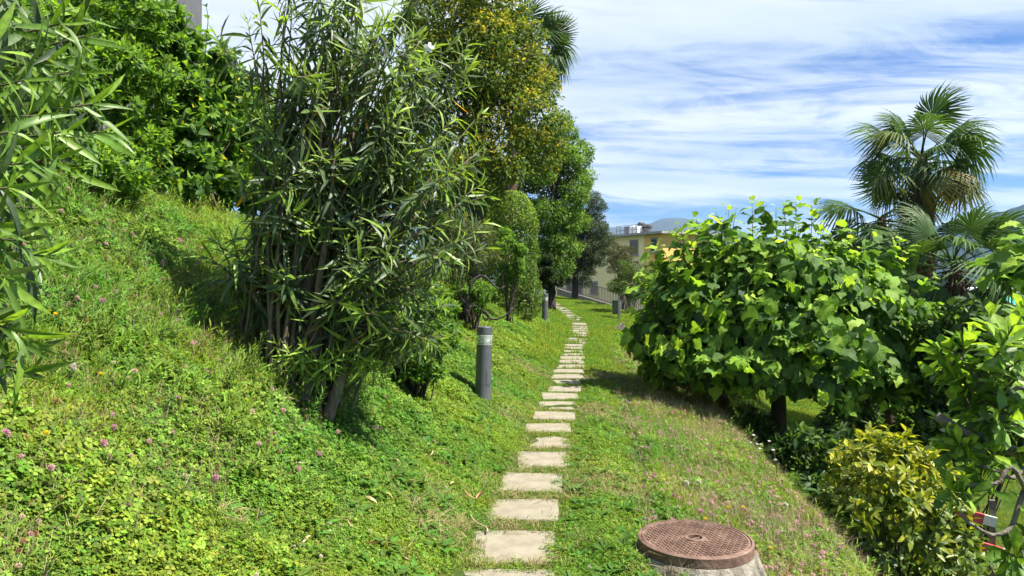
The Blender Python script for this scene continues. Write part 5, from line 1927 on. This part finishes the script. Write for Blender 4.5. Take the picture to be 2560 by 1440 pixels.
def instancer(name, label, protos, pos, rot, scl, idx):
    col = bpy.data.collections.new(name + '_kinds')
    for i, (V, T, C, m) in enumerate(protos):
        col.objects.link(proto('%s_%02d' % (name, i), V, T, C, m))
    me = bpy.data.meshes.new(name)
    n = len(pos)
    me.vertices.add(n)
    me.vertices.foreach_set('co', np.ascontiguousarray(pos, np.float32).ravel())
    a = me.attributes.new('rot', 'FLOAT_VECTOR', 'POINT')
    a.data.foreach_set('vector', np.ascontiguousarray(rot, np.float32).ravel())
    a = me.attributes.new('scl', 'FLOAT', 'POINT')
    a.data.foreach_set('value', np.ascontiguousarray(scl, np.float32))
    a = me.attributes.new('idx', 'INT', 'POINT')
    a.data.foreach_set('value', np.ascontiguousarray(idx, np.int32))
    me.materials.append(MAT['ground_leaf'])
    o = mobj(name, me)
    tag(o, label, None, kind='stuff')
    g = bpy.data.node_groups.new(name, 'GeometryNodeTree')
    g.interface.new_socket('Geometry', in_out='INPUT', socket_type='NodeSocketGeometry')
    g.interface.new_socket('Geometry', in_out='OUTPUT', socket_type='NodeSocketGeometry')
    gi, go = g.nodes.new('NodeGroupInput'), g.nodes.new('NodeGroupOutput')
    ip = g.nodes.new('GeometryNodeInstanceOnPoints')
    ci = g.nodes.new('GeometryNodeCollectionInfo')
    ci.inputs['Collection'].default_value = col
    ci.inputs['Separate Children'].default_value = True
    ci.inputs['Reset Children'].default_value = True

    def named(nm, typ):
        q = g.nodes.new('GeometryNodeInputNamedAttribute')
        q.data_type = typ
        q.inputs['Name'].default_value = nm
        return q.outputs['Attribute']
    g.links.new(gi.outputs[0], ip.inputs['Points'])
    g.links.new(ci.outputs[0], ip.inputs['Instance'])
    ip.inputs['Pick Instance'].default_value = True
    g.links.new(named('idx', 'INT'), ip.inputs['Instance Index'])
    er = g.nodes.new('FunctionNodeEulerToRotation')
    g.links.new(named('rot', 'FLOAT_VECTOR'), er.inputs[0])
    g.links.new(er.outputs[0], ip.inputs['Rotation'])
    g.links.new(named('scl', 'FLOAT'), ip.inputs['Scale'])
    g.links.new(ip.outputs[0], go.inputs[0])
    md = o.modifiers.new('cover', 'NODES')
    md.node_group = g
    return o


def euler_from(up, spin):
    """XYZ euler that turns +z to `up` after spinning about z"""
    up = norm(up)
    e1 = norm(np.cross(np.array([[0, 1.0, 0]]), up))
    e2 = np.cross(up, e1)
    c, s = np.cos(spin)[:, None], np.sin(spin)[:, None]
    x = c * e1 + s * e2
    y = -s * e1 + c * e2
    R = np.stack([x, y, up], -1)
    ry = np.arcsin(np.clip(-R[:, 2, 0], -1, 1))
    rx = np.arctan2(R[:, 2, 1], R[:, 2, 2])
    rz = np.arctan2(R[:, 1, 0], R[:, 0, 0])
    return np.stack([rx, ry, rz], -1)


def ground_normal(x, y):
    e = .06
    dx = (Hgt(x + e, y) - Hgt(x - e, y)) / (2 * e)
    dy = (Hgt(x, y + e) - Hgt(x, y - e)) / (2 * e)
    return norm(np.stack([-dx, -dy, np.ones_like(dx)], -1))


def sow(r, n, xr, yr, dens_pow=0.0):
    """points over the ground that the camera (or one a step aside) could see; density falls with distance ^ dens_pow"""
    x = r.uniform(*xr, n)
    u = r.uniform(0, 1, n)
    if dens_pow == 0:
        y = r.uniform(*yr, n)
    else:
        k = 1 - dens_pow
        y = (yr[0] ** k + u * (yr[1] ** k - yr[0] ** k)) ** (1 / k)
    half = .74 * y + 1.6
    ok = np.abs(x) < half
    x, y = x[ok], y[ok]
    ok = ~on_slab(x, y, .04)
    dm = np.hypot(x - MH[0], y - MH[1])
    dm2 = np.hypot(x - MH2[0], y - MH2[1])
    ok &= (dm > .37) & (dm2 > .31)
    return x[ok], y[ok]


gr_ = np.random.default_rng(200)
GM = MAT['ground_leaf']
# --- clover and weeds over the banks and between the slabs
clv = [(*clover_patch(300 + i), GM) for i in range(4)] + [(*clover_patch(310 + i, 30, .09, (.008, .025), (.008, .012)), GM) for i in range(3)]
xs, ys = [], []
for n, xr, yr, pw in ((60000, (-4.5, 3.5), (1.6, 9), .9), (36000, (-7, 6), (7, 22), 1.02)):
    a, b = sow(gr_, n, xr, yr, pw)
    xs.append(a)
    ys.append(b)
x, y = np.concatenate(xs), np.concatenate(ys)
uu = xc(y) - x
mask = sines(x, y, 77, 4, .45) + gr_.normal(0, .25, len(x))
left = uu > .15
pk = np.where(left, np.interp(uu, [.2, .8, 2.2], [.55, .8, 1.0]), np.interp(-uu, [.2, .9, 2.0], [.45, .5, .6])) * np.where(np.abs(uu) < .3, .8, 1)
bare = sines(x, y, 91, 4, .33)
keep = (gr_.uniform(0, 1, len(x)) < pk) & (mask > -.95) & ((bare > -.55) | (gr_.uniform(0, 1, len(x)) < .2))
keep &= (ys_ok := (y < 16) | (gr_.uniform(0, 1, len(x)) < .4))
x, y, uu = x[keep], y[keep], uu[keep]
short = (uu < .95) & (uu > -.95)
idx = np.where(short, gr_.integers(4, 7, len(x)), gr_.integers(0, 4, len(x)))
nr = ground_normal(x, y) + gr_.normal(0, .10, (len(x), 3))
instancer('clover', 'clover and small weeds covering the bank and lawn', clv, np.stack([x, y, Hgt(x, y) - .004], -1), euler_from(nr, gr_.uniform(0, 6.28, len(x))), gr_.uniform(.6, 1.1, len(x)) * (1 + .4 * np.clip(sines(x, y, 55, 4, .8), -1, 1.2) * (np.abs(uu) > .9)) * np.interp(y, [2, 12, 22], [1, 1.25, 1.7]) * np.interp(np.abs(uu), [.2, .5], [.75, 1]), idx)
print('clover', len(x))

# --- lawn grass
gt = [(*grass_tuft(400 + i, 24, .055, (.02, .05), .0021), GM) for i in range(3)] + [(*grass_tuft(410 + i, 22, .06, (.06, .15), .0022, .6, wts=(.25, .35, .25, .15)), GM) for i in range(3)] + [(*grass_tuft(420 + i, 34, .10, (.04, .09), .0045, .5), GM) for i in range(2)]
xs, ys = [], []
for n, xr, yr, pw in ((30000, (-4.5, 3.5), (1.6, 9), .8), (80000, (-8, 10), (6, 42), 1.15), (26000, (2.2, 16), (6.5, 30), .7)):
    a, b = sow(gr_, n, xr, yr, pw)
    xs.append(a)
    ys.append(b)
x, y = np.concatenate(xs), np.concatenate(ys)
uu = xc(y) - x
bare = sines(x, y, 91, 4, .33)
keep = (bare > -.95) | (gr_.uniform(0, 1, len(x)) < .3)
keep &= (uu < 7)
x, y, uu = x[keep], y[keep], uu[keep]
tall = ((uu > 1.7) & (y < 12)) | ((uu < -1.0) & (uu > -2.9) & (y < 16))
far = y > 13
idx = np.where(far, gr_.integers(6, 8, len(x)), np.where(tall & (gr_.uniform(0, 1, len(x)) < .55), gr_.integers(3, 6, len(x)), gr_.integers(0, 3, len(x))))
nr = ground_normal(x, y) * .6 + np.array([0, 0, .5]) + gr_.normal(0, .08, (len(x), 3))
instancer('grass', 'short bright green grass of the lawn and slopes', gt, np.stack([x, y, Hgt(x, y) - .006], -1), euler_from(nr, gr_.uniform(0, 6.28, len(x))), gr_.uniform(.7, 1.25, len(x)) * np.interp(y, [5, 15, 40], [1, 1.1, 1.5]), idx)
print('grass', len(x))

# --- broad leaved weeds, dry stalks
wd = [(*weed_rosette(500 + i), GM) for i in range(3)] + [(*weed_rosette(510 + i, 14, (.10, .2), .075, (.5, 1.35), (.07, .15, .02)), GM) for i in range(2)] + [(*weed_rosette(520 + i, 10, (.04, .12), .03, (.05, .5), (.30, .24, .11)), MAT['drylitter']) for i in range(2)]
def leafy_stalk(seed, h=.2, n=16, ln=(.03, .07), w=.12, c0=(.145, .225, .028)):
    r = np.random.default_rng(seed)
    Vt, Tt, mul = ribbon([0, .35, .7, 1], [0, w, w * .8, 0], .3, .3)
    Vs, Ts = tube([np.array([0, 0, -.01]), np.array([.01, 0, h * .5]), np.array([r.normal(0, .02), r.normal(0, .02), h])], [.002, .0018, .001], 4)
    parts, cols = [(Vs, Ts)], [np.tile(np.array(c0) * .8, (len(Vs), 1))]
    for i in range(n):
        t = .15 + .85 * i / n
        a = i * 2.4
        e = .3 + .9 * t
        ax = np.array([math.cos(a) * math.cos(e), math.sin(a) * math.cos(e), math.sin(e)])
        nv = np.array([-math.cos(a) * math.sin(e), -math.sin(a) * math.sin(e), math.cos(e)])
        parts.append((Vt * r.uniform(*ln) @ frames(ax[None], nv[None])[0].T + np.array([.01 * t, 0, h * t]), Tt))
        cols.append(np.array(c0)[None] * mul[:, None] * r.uniform(.8, 1.2))
    V, T = join_vt(parts)
    return V, T, np.concatenate(cols)


wd[3:5] = [(*leafy_stalk(530), GM), (*leafy_stalk(531, .26, 20, (.035, .075), .08, (.165, .235, .035)), GM)]
x, y = sow(gr_, 6500, (-5, 4), (1.7, 14), .8)
uu = xc(y) - x
keep = (np.abs(uu) > .3)
x, y, uu = x[keep], y[keep], uu[keep]
idx = gr_.choice(7, len(x), p=[.16, .15, .15, .11, .09, .17, .17])
idx = np.where(((idx == 3) | (idx == 4)) & (np.abs(uu) < 1.3), 0, idx)
wx, wy = gr_.uniform(-3.6, -.9, 2600), gr_.uniform(3.6, 8.5, 2600)
wu = xc(wy) - wx
wk = (wu > 1.35) & (np.hypot(wx - MH2[0], wy - MH2[1]) > .45) & (sines(wx, wy, 33, 3, .5) > -.15)
wx, wy = wx[wk], wy[wk]
extra_n = len(wx)
x, y = np.concatenate([x, wx]), np.concatenate([y, wy])
idx = np.concatenate([idx, gr_.choice([3, 4, 0, 1], extra_n, p=[.42, .33, .15, .1])])
nr = ground_normal(x, y) * .7 + np.array([0, 0, .3]) + gr_.normal(0, .1, (len(x), 3))
instancer('weeds', 'broad leaved weeds and dry stalks among the clover', wd, np.stack([x, y, Hgt(x, y)], -1), euler_from(nr, gr_.uniform(0, 6.28, len(x))), np.concatenate([gr_.uniform(.6, 1.15, len(x) - extra_n), gr_.uniform(.45, 1.05, extra_n)]), idx)


x, y = sow(gr_, 26000, (-5, 4), (1.7, 14), .85)
b_ = sines(x, y, 91, 4, .33)
uu = xc(y) - x
gap_ = (np.abs(uu) < .24) & (y < 9)
keep = (b_ < -.35) & (np.abs(uu) > .3) | (gap_ & (gr_.uniform(0, 1, len(x)) < .8)) | (gr_.uniform(0, 1, len(x)) < .06)
x, y = x[keep], y[keep]
STW = np.array([(.30, .24, .12), (.38, .31, .17), (.24, .18, .09), (.20, .20, .07)])
straw = [(*grass_tuft(560 + i, 16, .08, (.03, .09), .0016, 2.4, pal=STW, wts=(.3, .3, .25, .15)), MAT['drylitter']) for i in range(3)]
nr = ground_normal(x, y) + gr_.normal(0, .12, (len(x), 3))
instancer('dry_thatch', 'dry straw and dead stems lying between the clover patches', straw, np.stack([x, y, Hgt(x, y)], -1), euler_from(nr, gr_.uniform(0, 6.28, len(x))), gr_.uniform(.6, 1.1, len(x)), gr_.integers(0, 3, len(x)))


# ------------------------------------------------------------------ flowers
def ball(r0, n, seed, squash=1.0, spiky=.25):
    r = np.random.default_rng(seed)
    V, T = [], []
    for i in range(n):
        z = 1 - 2 * (i + .5) / n
        a = i * 2.39996
        q = math.sqrt(1 - z * z)
        d = np.array([q * math.cos(a), q * math.sin(a), z * squash])
        e1, e2 = perp(norm(d))
        b = len(V)
        w = r0 * .42
        V += [d * r0 * .55 - e1 * w * .5, d * r0 * .55 + e1 * w * .5, d * r0 * (1 + spiky * r.uniform(-1, 1)) + e2 * w * .4, d * r0 * (1 + spiky * r.uniform(-1, 1)) - e2 * w * .4]
        T += [(b, b + 1, b + 2), (b, b + 1, b + 3)]
    return np.array(V), np.array(T)


def flower_mesh(name, head, hc, stem_h, seed, tipc=None, mat='petal'):
    V, T = head
    r = np.random.default_rng(seed)
    C = np.array(hc)[None] * r.uniform(.75, 1.3, (len(V), 1))
    if tipc is not None:
        k = np.clip((V[:, 2] / np.abs(V[:, 2]).max() + 1) / 2, 0, 1)[:, None]
        C = C * k + np.array(tipc)[None] * (1 - k)
    V = V + np.array([0, 0, stem_h])
    Vs, Ts = tube([np.array([r.normal(0, .012), r.normal(0, .012), -.02]), np.array([0, 0, stem_h * .6]), np.array([0, 0, stem_h])], [.0014, .0012, .001], 4)
    Cs = np.tile(np.array([.10, .16, .03]), (len(Vs), 1))
    A, B = join_vt([(V, T), (Vs, Ts)])
    return tri_mesh(name, A, B, np.concatenate([C, Cs]), MAT[mat])


PINK = [flower_mesh('clover_flower', ball(.0165, 50, 1), (.56, .26, .36), .11, 1, (.55, .38, .40)), flower_mesh('clover_flower', ball(.015, 46, 2), (.64, .36, .45), .13, 2, (.6, .45, .42)), flower_mesh('clover_flower', ball(.017, 50, 3), (.50, .22, .38), .095, 3, (.5, .3, .35))]
FADE = [flower_mesh('clover_flower', ball(.014, 44, 4), (.30, .15, .06), .10, 4, (.42, .30, .16)), flower_mesh('clover_flower', ball(.011, 40, 5), (.55, .46, .36), .1, 5, (.45, .3, .2))]
WHITE = [flower_mesh('clover_flower', ball(.0115, 42, 6), (.66, .62, .55), .06, 6, (.5, .45, .3))]


def sow_flowers(r, n, test):
    out = []
    while len(out) < n:
        x, y = r.uniform(-4.4, 4), r.uniform(1.9, 13)
        if r.random() > 1.0 / (1 + (y / 6.5) ** 2) * 1.4:
            continue
        z = float(Hgt(x, y))
        q = pix(np.array([x, y, z + .08]))
        if not (0 < q[0] < 2560 and 0 < q[1] < 1440):
            continue
        if math.hypot(x - MH[0], y - MH[1]) < .4 or math.hypot(x - MH2[0], y - MH2[1]) < .36:
            continue
        u = float(xc(y)) - x
        if test(x, y, u, q):
            out.append((x, y, z))
    return out


fr = np.random.default_rng(600)


def left_ok(x, y, u, q):
    return u > 1.05 and 2.7 < y < 8 and fr.random() < min(1, (u - .9) / .8) and q[1] > 480


def right_ok(x, y, u, q):
    return -2.75 < u < -.85 and fr.random() < min(1, (-u - .75) / .8)


def put(name, mesh, x, y, z, label, cat, group, sc=1.0, lean=.2):
    o = bpy.data.objects.new(name, mesh)
    o.location = (x, y, z)
    o.rotation_euler = (fr.normal(0, lean), fr.normal(0, lean), fr.uniform(0, 6.28))
    o.scale = (sc, sc, sc)
    link(o)
    return tag(o, label, cat, group)


lf = sow_flowers(fr, 190, left_ok)
for x, y, z in lf:
    t = fr.random()
    if t < .62:
        put('clover_flower', PINK[fr.integers(0, 3)], x, y, z, 'pink clover flower head on the left bank', 'flower', 'pink clover flowers on the left bank', fr.uniform(.85, 1.15))
    else:
        put('clover_flower', FADE[fr.integers(0, 2)], x, y, z, 'faded brown clover flower head on the left bank', 'flower', 'faded clover flowers on the left bank', fr.uniform(.8, 1.1))
rf_ = sow_flowers(fr, 150, right_ok)
for x, y, z in rf_:
    put('clover_flower', PINK[fr.integers(0, 3)], x, y, z, 'pink clover flower head on the right slope', 'flower', 'pink clover flowers on the right slope', fr.uniform(.7, 1.0))
for i, q in enumerate([(x, y, z) for x, y, z in sow_flowers(fr, 26, lambda x, y, u, q: .32 < abs(u) < 1.4 and y < 8)]):
    put('clover_flower', WHITE[0], *q, 'small white clover flower head near the slabs', 'flower', 'white clover flowers near the slabs', fr.uniform(.7, 1.0))
# masses of tiny seed heads, grass ears and far flowers on the right slope
x, y = sow(gr_, 42000, (.4, 7), (3.2, 17), .85)
uu = xc(y) - x
k = (uu < -.8) & (uu > -2.7) & (gr_.uniform(0, 1, len(x)) < np.interp(-uu, [.8, 1.5, 2.6], [.12, .8, .9]))
x, y = x[k], y[k]
xl, yl = sow(gr_, 6000, (-4.4, -1.2), (2.2, 9), .8)
xl, yl = xl[xc(yl) - xl > 1.3], yl[xc(yl) - xl > 1.3]


def as_proto(me):
    n = len(me.vertices)
    V = np.empty(n * 3, np.float32)
    me.vertices.foreach_get('co', V)
    T = np.empty(len(me.loops), np.int32)
    me.loops.foreach_get('vertex_index', T)
    C = np.empty(n * 4, np.float32)
    me.attributes['col'].data.foreach_get('color', C)
    return V.reshape(-1, 3), T.reshape(-1, 3), C.reshape(-1, 4)[:, :3], me.materials[0]


EAR = [(*(lambda g: (g[0], g[1], g[2]))(grass_tuft(700 + i, 9, .04, (.12, .27), .0013, .5, pal=np.array([(.34, .26, .15), (.42, .34, .22), (.30, .22, .16), (.22, .24, .09)]), wts=(.3, .3, .2, .2))), MAT['drylitter']) for i in range(2)]
fl_protos = [as_proto(m) for m in PINK + FADE] + EAR
pts = np.concatenate([np.stack([x, y, Hgt(x, y) + .01], -1), np.stack([xl, yl, Hgt(xl, yl)], -1)])
n0, n1 = len(x), len(xl)
idx = np.concatenate([gr_.choice(7, n0, p=[.09, .10, .05, .13, .15, .24, .24]), gr_.choice(7, n1, p=[.03, .03, .02, .17, .15, .3, .3])])
instancer('meadow_flowers', 'mass of small faded flowers and grass ears on the right slope', fl_protos, pts, np.stack([gr_.normal(0, .25, len(pts)), gr_.normal(0, .25, len(pts)), gr_.uniform(0, 6.28, len(pts))], -1), gr_.uniform(.5, .95, len(pts)), idx)
print('meadow', len(pts))

# dandelion clocks and yellow flowers
CLOCK = flower_mesh('dandelion_clock', ball(.024, 90, 8, 1, .15), (.62, .60, .52), .16, 8)
YEL = flower_mesh('hawkweed_flower', ball(.013, 40, 9, .45, .2), (.72, .50, .01), .16, 9)


def at_pixel(px, py, lift):
    """ground point whose flower head (lift above ground) shows at that photo pixel"""
    best = None
    for d in np.linspace(2, 16, 600):
        p = P(px, py, d)
        e = p[2] - (float(Hgt(p[0], p[1], False)) + lift)
        if e < 0:
            best = p
            break
    return best if best is not None else P(px, py, 8)


for px_, py_, lab in ((1718, 1203, 'white dandelion clock on the right slope, nearer the slabs of a pair'), (1748, 1202, 'white dandelion clock on the right slope, farther from the slabs of a pair'), (1967, 1253, 'white dandelion clock low on the rim above the golden bush'), (1955, 1330, 'ragged white dandelion clock just above the manhole rim'),
                      (1655, 970, 'small dandelion clock at the edge of the mulberry shade'), (372, 540, 'tall dandelion clock below the hedge on the left bank'), (184, 905, 'dandelion clock near the close oleander leaves')):
    p = at_pixel(px_, py_, .15)
    put('dandelion_clock', CLOCK, p[0], p[1], float(Hgt(p[0], p[1])), lab, 'flower', 'dandelion clocks in the grass', .9, .05)
for px_, py_, lab in ((1820, 1283, 'yellow flower beside the manhole, uppermost of its cluster'), (1858, 1277, 'yellow flower beside the manhole, farthest from the slabs in its cluster'), (1826, 1302, 'yellow flower closest above the manhole rim'), (1752, 1298, 'yellow flower touching the far manhole edge'), (1930, 1383, 'yellow flower right of the concrete cone, lower one'), (1570, 952, 'yellow flower at the end of the mulberry shade'),
                      (125, 785, 'yellow flower high on the left bank near the oleander leaves'), (132, 790, 'yellow flower beside another high on the left bank'), (112, 1092, 'yellow flower low on the left bank'), (252, 935, 'yellow flower in the middle of the left bank'), (1868, 1125, 'yellow flower on the rim in front of the dark slope'), (1738, 1063, 'yellow flower halfway up the right slope')):
    p = at_pixel(px_, py_, .14)
    put('hawkweed_flower', YEL, p[0], p[1], float(Hgt(p[0], p[1])), lab, 'flower', 'yellow flowers in the grass', .95, .1)

# white daisy fleabane stalks on the rim
def fleabane(px_, py_, h, n, lab, seed):
    p = at_pixel(px_, py_, .0)
    b = np.array([p[0], p[1], float(Hgt(p[0], p[1]))])
    pl = Plant('fleabane', lab, 'flower', b, 'narrow', [(.06, .12, .03), (.09, .16, .035)], 'leaf', 'white daisy stalks on the rim', seed=seed)
    for k in range(n):
        t = b + np.array([pl.r.normal(0, .08), pl.r.normal(0, .06), h * pl.r.uniform(.65, 1)])
        pth = bez(b, b * .5 + t * .5 + pl.r.normal(0, .02, 3), t, 8)
        pl.twig(pth, np.linspace(.003, .0015, 8), 4)
        whorls(pl, pth, h * .7, .05, 1, (50, 70), .1, (.04, .07), (1, 1), None, alt=True)
        V, T = ball(.016, 40, seed + k, .5)
        mobj('flower_head', tri_mesh('flower_head', V + t - b, T, np.tile(np.array([.72, .72, .68]), (len(V), 1)), MAT['petal']), pl.root)
    pl.finish(0)


fleabane(1905, 1195, .42, 5, 'tall white daisy stalks on the rim by the mulberry trunk', 801)
fleabane(1945, 1215, .36, 4, 'shorter white daisy stalks right of the tall ones on the rim', 802)
fleabane(300, 500, .32, 2, 'white daisy stalk at the foot of the hedge', 803)
fleabane(1700, 1030, .3, 2, 'thin weed stalk standing in the mulberry shade', 804)

# ------------------------------------------------------------------ fallen dry leaves
DRY = []
for i in range(4):
    V, T, mul = ribbon([0, .2, .5, .8, 1], [0, .06, .09, .05, 0], .8, .5 * (-1) ** i, 1.2, .25)
    DRY.append(tri_mesh('dry_leaf', V, T, np.array([(.46, .36, .22), (.38, .27, .15), (.52, .44, .30), (.34, .2, .1)][i])[None] * mul[:, None], MAT['drylitter']))
dr = np.random.default_rng(900)
cnt = 0
while cnt < 75:
    q = (dr.normal(850, 190), dr.normal(1170, 95))
    if not (380 < q[0] < 1200 and 960 < q[1] < 1430):
        continue
    p = at_pixel(q[0], q[1], .02)
    o = bpy.data.objects.new('dry_leaf', DRY[dr.integers(0, 4)])
    s = dr.uniform(.07, .13)
    o.scale = (s, s, s)
    o.location = (p[0], p[1], float(Hgt(p[0], p[1])) + .035)
    o.rotation_euler = (dr.normal(0, .35), -math.atan(.5) * 0 + dr.normal(0, .35), dr.uniform(0, 6.28))
    link(o)
    tag(o, 'curled tan dry leaf lying in the grass in front of the oleander', 'leaf', 'dry leaves in front of the oleander')
    cnt += 1
p = at_pixel(1190, 1248, .03)
bl = empty('dead_leaf', (p[0], p[1], p[2]))
tag(bl, 'crumpled orange brown dead leaf beside the third slab', 'leaf')
for i in range(3):
    o = mobj('blade', DRY[3], bl)
    o.scale = (.11,) * 3
    o.rotation_euler = (.3 * i, .5 - .5 * i, 2.1 * i)
x_, y_ = slab_center(1)
V, T = tube(spline([np.array([-.26, .42, .06]), np.array([-.22, .30, .05]), np.array([-.15, .24, .035]), np.array([-.14, .17, .03])], 12), np.linspace(.004, .006, 12), 5)
o = mobj('dry_stick', tri_mesh('dry_stick', V, T, np.tile(np.array([.45, .36, .24]), (len(V), 1)), MAT['drylitter'], smooth=True), None, (x_, y_, .0))
tag(o, 'thin curved dry stalk lying across the corner of the second slab', 'stick')

# ------------------------------------------------------------------ haze over the valley
HZ = True
if HZ:
    x0, x1, y0, y1, z0, z1 = -9500, 9500, -900, 11000, -75, 420
    hz = MB().box(((x0 + x1) / 2, (y0 + y1) / 2, (z0 + z1) / 2), (x1 - x0, y1 - y0, z1 - z0))
    m, t, out = mat_new('haze')
    pv = N(t, 'ShaderNodeVolumePrincipled')
    pv.inputs['Color'].default_value = (.42, .66, 1.0, 1)
    pv.inputs['Density'].default_value = .00013
    pv.inputs['Anisotropy'].default_value = .2
    L(t, pv.outputs[0], out.inputs['Volume'])
    tag(hz.build('haze', m), 'thin blue haze over the valley', kind='stuff')
